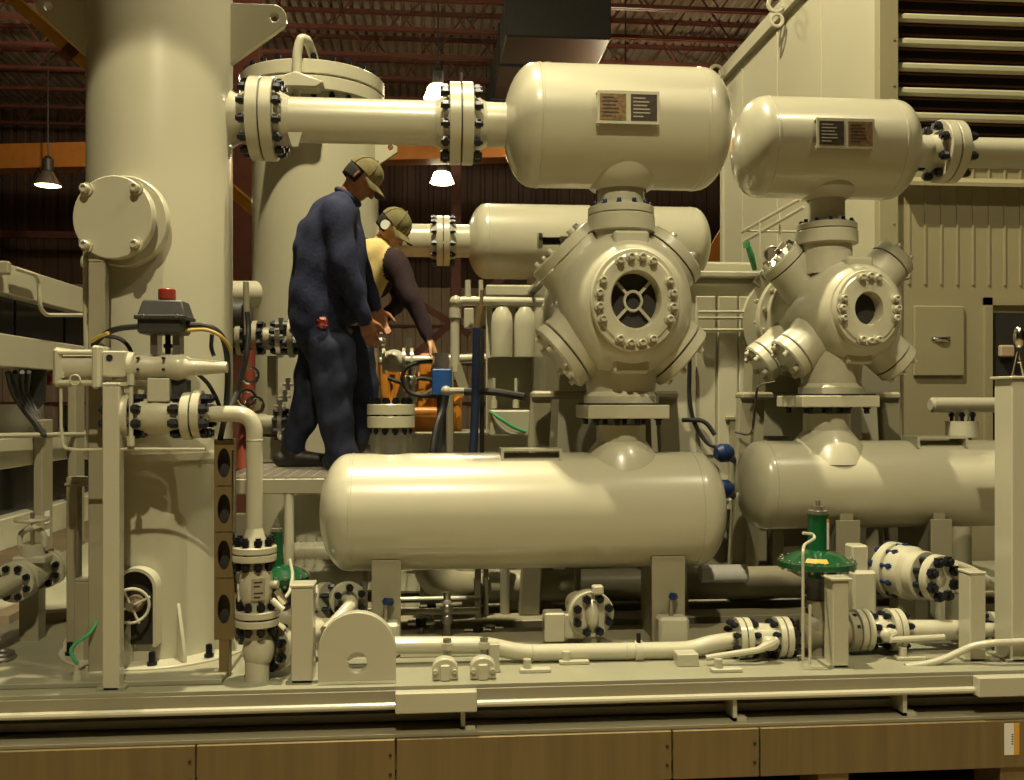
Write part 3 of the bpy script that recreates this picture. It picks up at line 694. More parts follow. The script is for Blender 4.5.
# ---- second throw
V2 = 4.36
R2 = 49 * S(823, V2); Z_2 = P(823, 149, V2).z
sb2, xa2, xb2 = bottle('suction_bottle', 'smaller cream-grey suction bottle in front of the white cabin wall', 823, V2, Z_2, R2, 735, 912)
XC2 = P(844, 300, V2).x; XQ = XC2 - 0.085; ZC2 = P(848, 313.5, V2).z; ztf2 = P(832, 232, V2).z
part('outlet_nozzle', MB().lathe([(ztf2, 0.083), (Z_2 - R2 * 0.8, 0.083)], (XQ, V2, 0), Z1, 36), PAINT, sb2)
part('repad', MB().lathe([(Z_2 - R2 * 1.05, 0.09), (Z_2 - R2 * 1.0, 0.11), (Z_2 - R2 * 0.86, 0.145), (Z_2 - R2 * 0.62, 0.155)], (XQ, V2, 0), Z1, 40), PAINT, sb2)
nameplates(sb2, 815, 870, 121, 150, V2, XC2, Z_2, R2, (PLATE2, PLATE1))
XN2 = P(946, 0, V2).x; RP2 = 15 * S(990, V2)
fl = fpair(sb2, sb2, (0, 0, -50), X1, 0.1, 0.04, 0.05, 1, 0.01) if False else None
pp2 = thing('suction_pipe', 'cream-grey pipe spool leaving the smaller suction bottle past the louvres', 'pipe', (XN2 + 0.5, V2, Z_2 - RP2))
part('pipe_run', MB().cyl((XN2 + 0.03, V2, Z_2), (XN2 + 1.6, V2, Z_2), RP2, seg=36), PAINT, pp2)
part('inlet_nozzle', MB().cyl((xb2 - 0.1, V2, Z_2), (XN2 - 0.03, V2, Z_2), RP2 * 1.05, seg=36), PAINT, sb2)
fpair(sb2, pp2, (XN2, V2, Z_2), X1, 31 * S(940, V2), 0.045, RP2, 8, 0.014, 0.05)
VH2 = 4.10; K2 = 0.258
cy2 = comp_cylinder('smaller cream-grey compressor cylinder with narrow round bore in its head', XC2, V2, ZC2, K2, VH2, 0.072, 3,
    [(136, 0.20, 0.115, 0.08, True), (46, 0.19, 0.105, 0.03, False), (218, 0.165, 0.112, -0.02, True), (-42, 0.17, 0.105, 0.0, False), (216, 0.20, 0.105, 0.27, True)], 4.72)
part('top_flange', MB().lathe([(ZC2 + K2 * 0.7, 0.12), (ztf2 - 0.065, 0.115), (ztf2 - 0.06, 0.142), (ztf2 - 0.004, 0.142), (ztf2, 0.138), (ztf2, 0)], (XQ, V2, 0), Z1, 44), CASTP, cy2)
fb2 = flange(sb2, (XQ, V2, ztf2 + 0.004), Z1, 0.138, 0.03, 0.083, 0.02)
for k in range(12):
    a = 2 * PI * (k + .5) / 12; bolt(fb2, (XQ + 0.118 * math.cos(a), V2 + 0.118 * math.sin(a), ztf2 + 0.034), Z1, 0.009, 0.018, DBLUE if k % 3 else STUD, 'nut')
zbf2 = P(829, 394, V2).z; zbb2 = P(829, 407, V2).z
part('bottom_neck', MB().lathe([(zbf2, 0), (zbf2, 0.15), (zbf2 + 0.03, 0.15), (zbf2 + 0.05, 0.135), (ZC2 - K2 * 0.65, 0.15)], (XQ + 0.02, V2, 0), Z1, 40), CASTP, cy2)
db2, ZD2, RD2, xe0, xe1 = disch('smaller cream-grey discharge bottle lying below the smaller compressor cylinder', 739, 1075, 484, 43.5, 850, V2, XQ, zbb2)
fB = part('inlet_flange', MB().box((XQ - 0.185, V2 - 0.16, zbb2), (XQ + 0.185, V2 + 0.16, zbf2 - 0.008), 0.004), PAINT, db2)
part('inlet_gasket', MB().box((XQ - 0.17, V2 - 0.15, zbf2 - 0.008), (XQ + 0.17, V2 + 0.15, zbf2)), GASKET, db2)
for k in range(4):
    for yy in (-0.13, 0.13): bolt(fB, (XQ - 0.135 + 0.09 * k, V2 + yy, zbb2), -Z1, 0.0125, 0.03, STUD, 'nut')
shelf_plate(db2, 910, 960, 437, V2, ZD2, RD2)
saddle('bottle_saddle', 'grey saddle behind the green regulator under the smaller discharge bottle', 833, 857, V2, ZD2, RD2, group='saddles under the discharge bottles')
saddle('bottle_saddle', 'grey saddle above the round flanged valve under the smaller discharge bottle', 927, 948, V2, ZD2, RD2, group='saddles under the discharge bottles')

# ------------------------------------------------------------------ compressor frame behind the throws
VB0, VB1 = 5.04, 6.2
ztop = P(720, 278, VB0).z
fr = thing('compressor_crankcase', 'long cream-grey compressor crankcase joining the cylinders', 'compressor', (1.4, 5.8, DZ))
xf0 = P(548, 0, VB0).x; xf1 = P(905, 0, VB0).x
part('case', MB().box((xf0, VB0, 1.22), (xf1, VB1, ztop), 0.03), PAINT, fr)
part('top_cover', MB().box((xf0 - 0.02, VB0 - 0.03, ztop), (xf1 + 0.02, VB1 + 0.03, ztop + 0.035), 0.008), PAINT, fr)
part('bottom_rail', MB().box((xf0 - 0.03, VB0 - 0.08, 1.16), (xf1 + 0.03, VB1, 1.22), 0.008), PAINT, fr)
part('sump', MB().box((xf0 + 0.1, VB0 + 0.05, DZ), (xf1 - 0.1, VB1 - 0.05, 1.16)), PAINT2, fr)
for px in (705, 727, 748):
    q = P(px, 340, VB0); part('side_cover', MB().box((q.x - 0.055, VB0 - 0.02, 1.45), (q.x + 0.055, VB0 - 0.001, ztop - 0.10), 0.006), PAINT, fr)
for py in (312, 318, 330):
    q0 = P(698, py, VB0 - 0.05); q1 = P(752, py, VB0 - 0.05); part('oil_line', MB().cyl(q0, q1, 0.009, seg=8), PAINT, fr)
def distance_piece(xc, zc, k, va, vb, label):
    t = thing('distance_piece', label, 'compressor part', (xc, (va + vb) / 2, zc - k))
    part('drum', MB().lathe([(va, k * 0.80), (va + 0.05, k * 0.82), (vb - 0.06, k * 0.82), (vb - 0.06, k * 1.08), (vb, k * 1.08)], (xc, 0, zc), Y1, 48), CASTP, t)
    fl_ = part('cylinder_flange', MB().ring((xc, va + 0.002, zc), Y1, k * 1.10, k * 0.8, 0.05), CASTP, t)
    for j in range(16):
        a = 2 * PI * (j + .5) / 16; bolt(fl_, (xc + k * 1.01 * math.cos(a), va + 0.052, zc + k * 1.01 * math.sin(a)), Y1, 0.010, 0.025, PAINT)
        bolt(fl_, (xc + k * 1.01 * math.cos(a), va + 0.002, zc + k * 1.01 * math.sin(a)), -Y1, 0.009, 0.020, PAINT)
    wn = part('window_cover', MB().box((xc - k * 0.90, va + 0.16, zc - 0.13), (xc - k * 0.76, vb - 0.16, zc + 0.13), 0.01), CASTP, t)
    for yy in (va + 0.18, vb - 0.18):
        for zz in (-0.11, 0, 0.11): bolt(wn, (xc - k * 0.90, yy, zc + zz), -X1, 0.009, 0.016, PAINT)
    for sg in (-1, 1): part('foot', MB().bar((xc + sg * k * 0.95, (va + vb) / 2, zc - k * 0.6), (xc + sg * k * 1.15, (va + vb) / 2, DZ), 0.14, 0.07, up=X1), PAINT2, t)
    return t
distance_piece(XC1, ZC1, 0.235, 4.56, VB0, 'round cream-grey distance piece behind the big compressor cylinder')
distance_piece(XC2, ZC2, 0.262, 4.72, VB0, 'round cream-grey distance piece behind the smaller compressor cylinder')
# upright support frame around the first cylinder
def yoke(label, pxa, pxb, py, v):
    qa = P(pxa, py, v); qb = P(pxb, py, v); t = thing('cylinder_support', label, 'support', ((qa.x + qb.x) / 2, v, DZ))
    w_ = 0.10
    part('upright', MB().bar(qa + Vector((0.03, 0, -0.03)), (qa.x - 0.03, v, DZ), 0.06, w_, up=X1, ch=0.006), PAINT2, t)
    part('upright', MB().bar(qb + Vector((-0.03, 0, -0.03)), (qb.x + 0.03, v, DZ), 0.06, w_, up=X1, ch=0.006), PAINT2, t)
    part('top_plate', MB().box((qa.x - 0.02, v - 0.06, qa.z - 0.04), (qb.x + 0.02, v + 0.06, qa.z), 0.012), PAINT2, t)
yoke('grey upright support frame straddling the neck of the big cylinder', 535, 672, 391, 4.62)
yoke('grey upright support frame straddling the neck of the smaller cylinder', 742, 893, 392, 4.85)

# ------------------------------------------------------------------ second scrubber and back bottle
VS2 = 6.5; c2 = P(316, 400, VS2); sR = 62 * S(316, VS2); zt2 = P(316, 108, VS2).z
sc2 = thing('scrubber_vessel', 'upright scrubber with bolted top cover and davit handle behind the workers', 'pressure vessel', (c2.x, VS2, DZ))
part('shell', MB().cyl((c2.x, VS2, DZ), (c2.x, VS2, zt2), sR, seg=64), PAINT, sc2)
FR2 = 71 * S(312, VS2)
fl2 = part('body_flange', MB().cyl((c2.x - 0.02, VS2, zt2 - 0.02), (c2.x - 0.02, VS2, zt2 + 0.065), FR2, seg=56, ch=0.005), PAINT, sc2)
part('cover_flange', MB().cyl((c2.x - 0.02, VS2, zt2 + 0.075), (c2.x - 0.02, VS2, zt2 + 0.165), FR2, seg=56, ch=0.006), PAINT, sc2)
studs(fl2, (c2.x - 0.02, VS2, zt2 + 0.072), Z1, FR2 * 0.92, 24, 0.013, 0.28)
dq = P(292, 60, VS2 - FR2 - 0.02)
dav = part('davit_handle', MB().tube([P(297, 80, VS2 - FR2 - 0.03), P(297, 52, VS2 - FR2 - 0.03), P(301, 38, VS2 - FR2 - 0.03), P(307, 40, VS2 - FR2), P(312, 52, VS2 - FR2 + 0.1), P(317, 70, VS2 - FR2 + 0.2)], 0.030, seg=12, fillet=0.08), PAINT, sc2)
part('davit_socket', MB().prism([(-0.17, 0), (0, 0.06), (0.17, 0), (0.13, -0.04), (-0.13, -0.04)], P(297, 84, VS2 - FR2 - 0.06), X1, Z1, 0.14), PAINT, sc2, bev=0.01)
part('davit_pin', MB().cyl(P(297, 98, VS2 - FR2 - 0.06), P(297, 84, VS2 - FR2 - 0.06), 0.024), PAINT, sc2)
sq = S(380, VS2)
part('lifting_lug', MB().prism([(sR - 0.03, -0.14), (sR - 0.03, 0.03), (sR + 0.09, 0.04), (sR + 0.13, 0.01), (sR + 0.13, -0.03)], (c2.x, VS2 - 0.1, P(380, 152, VS2).z), X1, Z1, 0.04, hole=(sR + 0.085, 0.0, 0.018)), PAINT, sc2, bev=0.003)
part('inlet_nozzle', MB().cyl(P(222, 294, VS2 - 0.2), P(275, 294, VS2 - 0.2), 0.085, seg=30), PAINT, sc2)
# back throw: bottle and its pipe
V3 = 7.05; R3 = 37 * S(590, V3); Z3 = P(590, 243, V3).z
sb3, xa3, xb3 = bottle('suction_bottle', 'long cream-grey suction bottle on the far side of the compressor', 590, V3, Z3, R3, 467, 708)
part('outlet_leg', MB().cyl((XC1, V3, Z3), (XC1, V3, ztop + 0.03), 0.12), PAINT, sb3)
XB = P(443, 0, V3).x; RB = 16.5 * S(440, V3)
pp3 = thing('suction_pipe', 'cream-grey pipe behind the workers leading to the far suction bottle', 'pipe', (XB - 0.4, V3, Z3 - RB))
part('pipe_run', MB().cyl((c2.x + 0.1, V3, Z3), (XB - 0.02, V3, Z3), RB, seg=30), PAINT, pp3)
part('inlet_nozzle', MB().cyl((XB + 0.02, V3, Z3), (xa3 + 0.12, V3, Z3), RB, seg=30), PAINT, sb3)
fpair(pp3, sb3, (XB, V3, Z3), X1, 25 * S(443, V3), 0.045, RB, 12, 0.013, 0.05)

# ------------------------------------------------------------------ white cabin with louvres
VC = 6.0; XCB = P(878, 0, VC).x; VCF = XCB / P(722, 0, 1.0).x; ZCT = P(722, 75, VCF).z
cab = thing('equipment_cabin', 'tall white sheet-clad cabin with louvred front behind the compressor', 'cabin', (XCB + 2, 7.5, 0))
part('side_wall', MB().box((XCB, VC + 0.02, 0.3), (XCB + 0.06, VCF, ZCT)), CABIN, cab)
part('roof', MB().box((XCB - 0.03, VC - 0.03, ZCT), (XCB + 5.0, VCF + 0.03, ZCT + 0.05)), CABIN, cab)
part('back_wall', MB().box((XCB, VCF - 0.05, 0.3), (XCB + 5.0, VCF, ZCT)), CABIN, cab)
part('edge_trim', MB().box((XCB - 0.05, VC, ZCT - 0.1), (XCB, VCF, ZCT - 0.02)).box((XCB - 0.02, VCF - 0.08, 0.3), (XCB, VCF, ZCT)), CABIN, cab)
for k, vv in enumerate((6.9, 7.8, 8.7)): part('side_seam', MB().box((XCB - 0.006, vv, 0.3), (XCB, vv + 0.02, ZCT - 0.1)), CABIN, cab)
cp = part('corner_post', MB().box((XCB - 0.015, VC - 0.05, 0.3), (XCB + 0.115, VC + 0.02, ZCT), 0.004), CABING, cab)
for k in range(8): bolt(cp, (XCB + 0.085, VC - 0.05, 2.6 + 0.3 * k), -Y1, 0.008, 0.006, PAINT2, 'rivet')
zl0 = P(960, 150, VC).z; zl1 = P(960, -40, VC).z
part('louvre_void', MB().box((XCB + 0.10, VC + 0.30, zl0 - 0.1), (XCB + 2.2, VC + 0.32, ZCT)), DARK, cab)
part('lower_panel', MB().box((XCB + 0.10, VC - 0.01, 0.3), (XCB + 4.9, VC + 0.02, zl0)), CABING, cab)
part('louvre_sill', MB().box((XCB + 0.10, VC - 0.06, zl0 - 0.03), (XCB + 2.2, VC + 0.3, zl0 + 0.01)), CABIN, cab)
nb = 0; zz = P(960, 142, VC).z; pitch = 24.5 * S(960, VC)
while zz < ZCT - 0.05:
    part('louvre_blade', MB().box((XCB + 0.11, VC - 0.02, zz - 0.026), (XCB + 2.2, VC + 0.03, zz + 0.026), 0.014).bar((XCB + 0.11, VC + 0.03, zz + 0.01), (XCB + 2.2, VC + 0.03, zz + 0.01), 0.004, 0.004).prism([(0, -0.012), (0.16, 0.05), (0.16, 0.06), (0, 0.0)], ((XCB * 2 + 2.31) / 2, VC + 0.03, zz), Y1, Z1, 2.09), LOUV, cab)
    part('louvre_stay', MB().box((XCB + 0.11, VC + 0.06, zz + pitch * 0.42), (XCB + 2.2, VC + 0.07, zz + pitch * 0.50)).box((XCB + 0.11, VC + 0.02, zz + pitch * 0.74), (XCB + 2.2, VC + 0.03, zz + pitch * 0.80)), RUST, cab, stuff=True)
    zz += pitch
for k in range(20):
    xx = XCB + 0.2 + 0.11 * k
    if xx < XCB + 2.3: part('panel_rib', MB().box((xx, VC - 0.018, P(960, 285, VC).z), (xx + 0.012, VC - 0.01, zl0 - 0.12)), CABING, cab)
part('drip_hood', MB().prism([(0, 0), (-0.10, -0.05), (-0.10, -0.075), (0, -0.04)], ((XCB * 2 + 2.3) / 2, VC - 0.01, P(960, 186, VC).z + 0.05), Y1, Z1, 2.05), CABING, cab)
# door hatch with handle and frame
qa = P(912, 306, VC); qb = P(962, 376, VC)
ht = part('hatch', MB().box((qa.x, VC - 0.03, qb.z), (qb.x, VC - 0.01, qa.z), 0.006), CABING, cab)
q = P(941, 339, VC - 0.03); part('hatch_handle', MB().ball(q, (0.06, 0.02, 0.018)).box((q.x - 0.065, q.y - 0.005, q.z - 0.02), (q.x + 0.065, q.y + 0.012, q.z + 0.02), 0.006), CHROME, ht)
qa = P(982, 298, VC); qb = P(1060, 440, VC)
part('doorway_trim', MB().box((qa.x, VC - 0.04, qb.z), (qa.x + 0.05, VC - 0.01, qa.z)).box((qa.x, VC - 0.04, qa.z - 0.05), (qb.x, VC - 0.01, qa.z)), CABING, cab)
part('doorway_opening', MB().box((qa.x + 0.07, VC - 0.02, qb.z), (qb.x, VC - 0.0095, qa.z - 0.10)), DARK, cab)
q0 = P(1000, 345, VC - 0.05); part('door_fitting', MB().box((q0.x, VC - 0.06, q0.z - 0.08), (q0.x + 0.1, VC - 0.02, q0.z), 0.01), PINE, cab)
# lights clamped on the cabin's edge
for i, (px, py, lab) in enumerate(((722, 72, 'small white clamp bracket at the far top corner of the cabin'), (762, 22, 'small white clamp bracket midway along the cabin top edge'))):
    dv_ = VCF - 0.2 if i == 0 else VCF - 1.8
    q = Vector((XCB - 0.06, dv_, ZCT - 0.09)); t = thing('cable_clamp', lab, 'bracket', q)
    part('ring', MB().torus(q + Vector((-0.06, 0, 0.05)), Y1, 0.06, 0.018, 16, 6), PAINT, t); part('arm', MB().cyl(q + Vector((-0.02, 0, 0.03)), q + Vector((0.03, 0, 0.03)), 0.022, seg=8), PAINT, t)
    part('lower_ring', MB().torus(q + Vector((-0.05, 0, -0.08)), Y1, 0.05, 0.016, 16, 6), PAINT, t)
# guard rail of the cabin stair seen against the side wall
gr = thing('stair_handrail', 'slim cream handrail rising against the white cabin side wall', 'handrail', (XCB - 0.3, 7.4, 2.6))
for (a, c) in (((742, 232), (800, 199)), ((745, 241), (804, 207))):
    part('rail', MB().cyl(P(*a, 7.2), P(*c, 6.6), 0.014, seg=8), PAINT, gr)
for (px, py, v_) in ((745, 231, 7.15), (798, 200, 6.62)): part('wall_bracket', MB().cyl(P(px, py, v_), Vector((XCB, v_, P(px, py, v_).z)), 0.010, seg=6), PAINT, gr)
for px, pa, pb in ((760, 222, 258), (780, 212, 258)): part('baluster', MB().cyl(P(px, pa, 6.9), P(px, pb, 6.9), 0.008, seg=6), PAINT, gr)

# ------------------------------------------------------------------ walkway
ZW = 1.385; VW0 = 4.62; VW1 = 6.02
xw0 = P(222, 0, VW0).x; xw1 = P(500, 0, VW0).x
wk = thing('steel_walkway', 'galvanised bar-grating walkway on a grey frame beside the scrubber', 'walkway', ((xw0 + xw1) / 2, 5.2, DZ))
part('front_beam', MB().box((xw0, VW0, ZW - 0.085), (xw1, VW0 + 0.05, ZW - 0.012), 0.004), PAINT2, wk)
part('back_beam', MB().box((xw0, VW1 - 0.05, ZW - 0.085), (xw1, VW1, ZW - 0.012), 0.004), PAINT2, wk)
for px in (289, 505): q = P(px, 500, VW0 + 0.02); part('leg', MB().cyl((q.x, VW0 + 0.025, DZ), (q.x, VW0 + 0.025, ZW - 0.08), 0.024, seg=12), PAINT, wk)
b = MB(); y = VW0 + 0.005
while y < VW1:
    b.box((xw0, y, ZW - 0.03), (xw1, y + 0.006, ZW)); y += 0.04
part('bearing_bars', b, GRATE, wk, stuff=True)
b = MB(); x = xw0
while x < xw1: b.box((x, VW0, ZW - 0.008), (x + 0.006, VW1, ZW - 0.001)); x += 0.06
part('cross_bars', b, GRATE, wk, stuff=True)

# ------------------------------------------------------------------ posts, pad eye and fittings along the skid edge
def post(label, px0, px1, py0, v, dep=None, cap=0.012, m=None):
    qa = P(px0, py0, v); qb = P(px1, py0, v); w_ = qb.x - qa.x; dep = dep or w_
    t = thing('support_post', label, 'post', ((qa.x + qb.x) / 2, v + dep / 2, DZ))
    part('tube', MB().box((qa.x, v, DZ), (qb.x, v + dep, qa.z), 0.004), m or PAINT, t)
    part('base_plate', MB().box((qa.x - 0.02, v - 0.0, DZ), (qb.x + 0.02, v + dep + 0.02, DZ + 0.012)), DECKP, t)
    part('cap_plate', MB().box((qa.x - cap, v - cap, qa.z), (qb.x + cap, v + dep + cap, qa.z + 0.012), 0.003), m or PAINT, t)
    return t
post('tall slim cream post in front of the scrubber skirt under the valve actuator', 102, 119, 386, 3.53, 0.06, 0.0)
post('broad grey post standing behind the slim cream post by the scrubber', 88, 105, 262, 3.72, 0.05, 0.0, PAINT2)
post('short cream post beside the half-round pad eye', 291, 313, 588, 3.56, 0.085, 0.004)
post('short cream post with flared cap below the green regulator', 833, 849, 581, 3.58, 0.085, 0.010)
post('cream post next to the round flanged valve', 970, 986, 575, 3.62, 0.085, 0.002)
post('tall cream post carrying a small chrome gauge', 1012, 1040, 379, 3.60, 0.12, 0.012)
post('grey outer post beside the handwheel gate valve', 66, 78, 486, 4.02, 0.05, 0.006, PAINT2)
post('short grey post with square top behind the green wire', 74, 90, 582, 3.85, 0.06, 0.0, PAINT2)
# cross tube joining the outer posts
q0 = P(66, 482, 4.02); q1 = P(92, 482, 4.02); solo('cross_tube', MB().box((q0.x, 4.02, q0.z - 0.02), (q1.x, 4.07, q0.z + 0.02), 0.003), PAINT2, 'short grey cross tube on top of the outer post', 'beam')
# pad eye
s_ = S(357, 3.54); o = P(357, 690, 3.54); o.z = DZ
h_ = (690 - 618) * s_; w_ = 38.5 * s_
pts = [(-w_, 0), (w_, 0)] + [(w_ * math.cos(PI * k / 18), h_ - w_ + w_ * math.sin(PI * k / 18)) for k in range(19)]
pe = thing('pad_eye', 'half-round cream steel pad eye with lifting hole on the skid edge', 'lifting lug', o)
part('plate', MB().prism(pts, o + Y1 * 0.02, X1, Z1, 0.045, hole=(0.0, h_ - w_ - 0.045, 0.037), hn=28), PAINT, pe, bev=0.003)
part('weld_fillet', MB().cyl(o + Vector((-w_, 0.0, 0.004)), o + Vector((w_, 0.0, 0.004)), 0.008, seg=8), PAINT, pe)

# ---- flanged front header pipe with ball valves, running along the skid edge
VQ = 3.78
zh = P(600, 648, VQ).z; RQ = 8.5 * S(600, VQ)
hp = thing('drain_header', 'cream drain header pipe with two gentle bends along the skid edge', 'pipe', (P(560, 0, VQ).x, VQ, DZ))
part('pipe_run', MB().tube([P(330, 645, VQ), P(488, 645, VQ), P(520, 653, VQ), P(690, 650, VQ), P(712, 643, VQ), P(738, 640, VQ)], RQ, seg=20, fillet=0.10), PAINT, hp)
part('weld_bead', MB().torus(P(532, 653, VQ), X1, RQ, 0.003).torus(P(626, 651, VQ), X1, RQ, 0.003), PAINT, hp)
cl = thing('pipe_clamp', 'pipe clamp with black bolt on a small stand under the drain header', 'clamp', (P(638, 0, VQ).x, VQ, DZ))
qc = P(638, 651, VQ)
part('strap', MB().lathe([(-0.016, RQ), (-0.016, RQ + 0.008), (0.016, RQ + 0.008), (0.016, RQ)], qc, X1, 28, closed=True), PAINT, cl)
part('strap_bolt', MB().cyl(qc + Vector((0, -0.012, RQ)), qc + Vector((0, -0.012, RQ + 0.04)), 0.009, seg=8), STUD, cl)
part('stand_plate', MB().box((qc.x - 0.05, VQ - 0.05, qc.z - RQ - 0.022), (qc.x + 0.05, VQ + 0.05, qc.z - RQ - 0.008), 0.002), PAINT, cl)
part('stand_leg', MB().box((qc.x - 0.022, VQ - 0.02, DZ), (qc.x + 0.022, VQ + 0.02, qc.z - RQ - 0.02)), PAINT2, cl)
def ball_valve(label, px0, px1, py, v, rf, rb, lever, name='ball_valve', n=8, prev=None, nxt=None):
    qa = P(px0, py, v); qb = P(px1, py, v); qb.z = qa.z
    t = thing(name, label, 'valve', ((qa.x + qb.x) / 2, v, qa.z - rf)); L = qb.x - qa.x
    part('body', MB().lathe([(0, rb * 0.8), (0.03, rb), (L * 0.4, rb * 1.08), (L * 0.75, rb), (L, rb * 0.8)], qa, X1, 28), CASTP, t)
    for c, a in ((qa, 1), (qb, -1)):
        f = part('flange', MB().cyl(c, c + X1 * a * 0.024, rf, seg=32, ch=0.002), PAINT, t)
        part('mating_flange', MB().cyl(c - X1 * a * 0.005, c - X1 * a * 0.029, rf, seg=32, ch=0.002), PAINT, t)
        studs(f, c - X1 * a * 0.0025, X1, rf * 0.78, n, 0.0085, 0.115)
    cz = qa + X1 * (L * 0.5); st = cz + Vector((0, -rb * 0.9, 0))
    part('stem', MB().cyl(cz, st + Vector((0, -0.05, 0)), 0.02), CASTP, t)
    if lever:
        lv = part('lever', MB().tube([st + Vector((0.03, -0.045, 0.012)), st + Vector((0, -0.05, 0))] + [P(x, y, v - rb - 0.06) for x, y in lever], [0.016, 0.022, 0.013, 0.012, 0.012], seg=10), PAINT, t)
        part('hub', MB().ball(st + Vector((0, -0.045, 0)), (0.035, 0.022, 0.03)), PAINT, lv)
    return t
ball_valve('flanged ball valve with long lever at the end of the drain header', 743, 781, 638, VQ, 0.083, 0.055, [(758, 650), (706, 658)])
ball_valve('flanged ball valve with lever between the short post and the pipe spool', 862, 893, 630, VQ + 0.02, 0.086, 0.056, [(890, 640), (944, 637)])
# pipe continuing between and beyond the valves
solo('drain_spool', MB().cyl(P(905, 630, VQ + 0.02), P(962, 630, VQ + 0.02), 0.042, seg=24).cyl(P(940, 630, VQ + 0.02), P(1016, 630, VQ + 0.02), 0.030, seg=20), PAINT, 'cream drain pipe spool beyond the second ball valve', 'pipe')
tp = thing('pipe_tee', 'cream pipe tee hidden behind the short flared-cap post', 'pipe', P(825, 660, VQ + 0.02))
qt = P(800, 634, VQ + 0.02); qu = P(855, 632, VQ + 0.02)
part('run', MB().cyl(qt, qu, 0.062, seg=28), PAINT2, tp)
part('branch', MB().cyl((qt + qu) / 2 - X1 * 0.04, (qt + qu) / 2 + Vector((-0.04, 0, 0.14)), 0.05, seg=24), PAINT2, tp)
fq = part('flange', MB().cyl(P(846, 632, VQ + 0.02), P(854, 632, VQ + 0.02), 0.082, seg=32, ch=0.002), PAINT2, tp)
q5 = P(1006, 628, VQ + 0.1); t = thing('pipe_flange', 'small flanged pipe end behind the tall cream post', 'pipe', (q5.x, VQ + 0.1, q5.z - 0.06))
ff = part('flange', MB().cyl(P(988, 626, VQ + 0.1), P(994, 626, VQ + 0.1), 0.062, seg=28), PAINT, t); studs(ff, P(991, 626, VQ + 0.1), X1, 0.045, 6, 0.008, 0.09)
part('pipe_run', MB().cyl(P(994, 626, VQ + 0.1), P(1050, 626, VQ + 0.1), 0.035), PAINT, t)
# bent conduit on the edge by the tall post
solo('bent_conduit', MB().tube([P(905, 667, 3.60), P(938, 662, 3.60), P(972, 646, 3.60), P(990, 643, 3.57), P(1060, 640, 3.57)], 0.014, seg=12, fillet=0.06), PAINT, 'thin cream conduit bending up along the skid edge beside the tall post', 'conduit')
# foot clamps by the guide plate
for k, (px, lab) in enumerate(((445, 'round-topped cream foot clamp nearer the pad eye'), (483, 'round-topped cream foot clamp beside the square stub'))):
    q = P(px, 690, 3.56); q.z = DZ; w_ = 0.048; t = thing('foot_clamp', lab, 'clamp', q, 'foot clamps on the skid edge')
    pts = [(-w_, 0), (w_, 0)] + [(w_ * math.cos(PI * j / 12), 0.045 + w_ * 0.8 * math.sin(PI * j / 12)) for j in range(13)]
    part('block', MB().prism(pts, q + Y1 * 0.02, X1, Z1, 0.05), PAINT, t, bev=0.006)
    part('rib', MB().box((q.x - 0.018, q.y - 0.018, DZ), (q.x + 0.018, q.y - 0.004, DZ + 0.06), 0.004), PAINT, t)
    for sx in (-1, 1): bolt(t, (q.x + 0.036 * sx, q.y - 0.005, DZ + 0.035), -Y1, 0.009, 0.012, PAINT)
    part('stub_pipe', MB().cyl((q.x + 0.01, q.y + 0.1, DZ), (q.x + 0.01, q.y + 0.1, DZ + 0.13), 0.016, seg=12), STEEL, t)
    part('stub_nut', MB().cyl((q.x + 0.01, q.y + 0.1, DZ + 0.09), (q.x + 0.01, q.y + 0.1, DZ + 0.115), 0.024, seg=6), PAINT, t)
q = P(494, 675, 3.66); solo('square_stub', MB().box((q.x - 0.02, 3.64, DZ), (q.x + 0.02, 3.68, DZ + 0.11), 0.003), PAINT, 'small square cream stub beside the foot clamp', 'bracket')
q = P(684, 668, 3.72); solo('spacer_block', MB().box((q.x - 0.042, 3.655, DZ), (q.x + 0.042, 3.725, DZ + 0.05), 0.003), PAINT, 'cream spacer block on the deck below the drain header', 'block')
q = P(735, 672, 3.6)
for k, (px, v, lab) in enumerate(((533, 3.62, 'low cream cleat on the deck below the header bend'), (825 - 100, 3.56, 'low cream cleat in front of the first ball valve lever'), (572, 3.72, 'low cream cleat below the centre flanged valve'), (910, 3.66, 'low cream cleat beside the bent conduit'))):
    q = P(px, 680, v); t = thing('deck_cleat', lab, 'bracket', (q.x, v, DZ)); part('base', MB().box((q.x - 0.05, v, DZ), (q.x + 0.07, v + 0.04, DZ + 0.016), 0.003), PAINT, t)
    part('knob', MB().cyl((q.x - 0.02, v + 0.02, DZ + 0.016), (q.x - 0.02, v + 0.02, DZ + 0.05), 0.016, seg=12), PAINT, t)
# deck strips
solo('deck_strip', MB().box((P(400, 0, 3.9).x, 3.88, DZ), (P(640, 0, 3.9).x, 3.98, DZ + 0.03), 0.004), PAINT, 'long flat cream strip on the deck behind the drain header', 'plate')

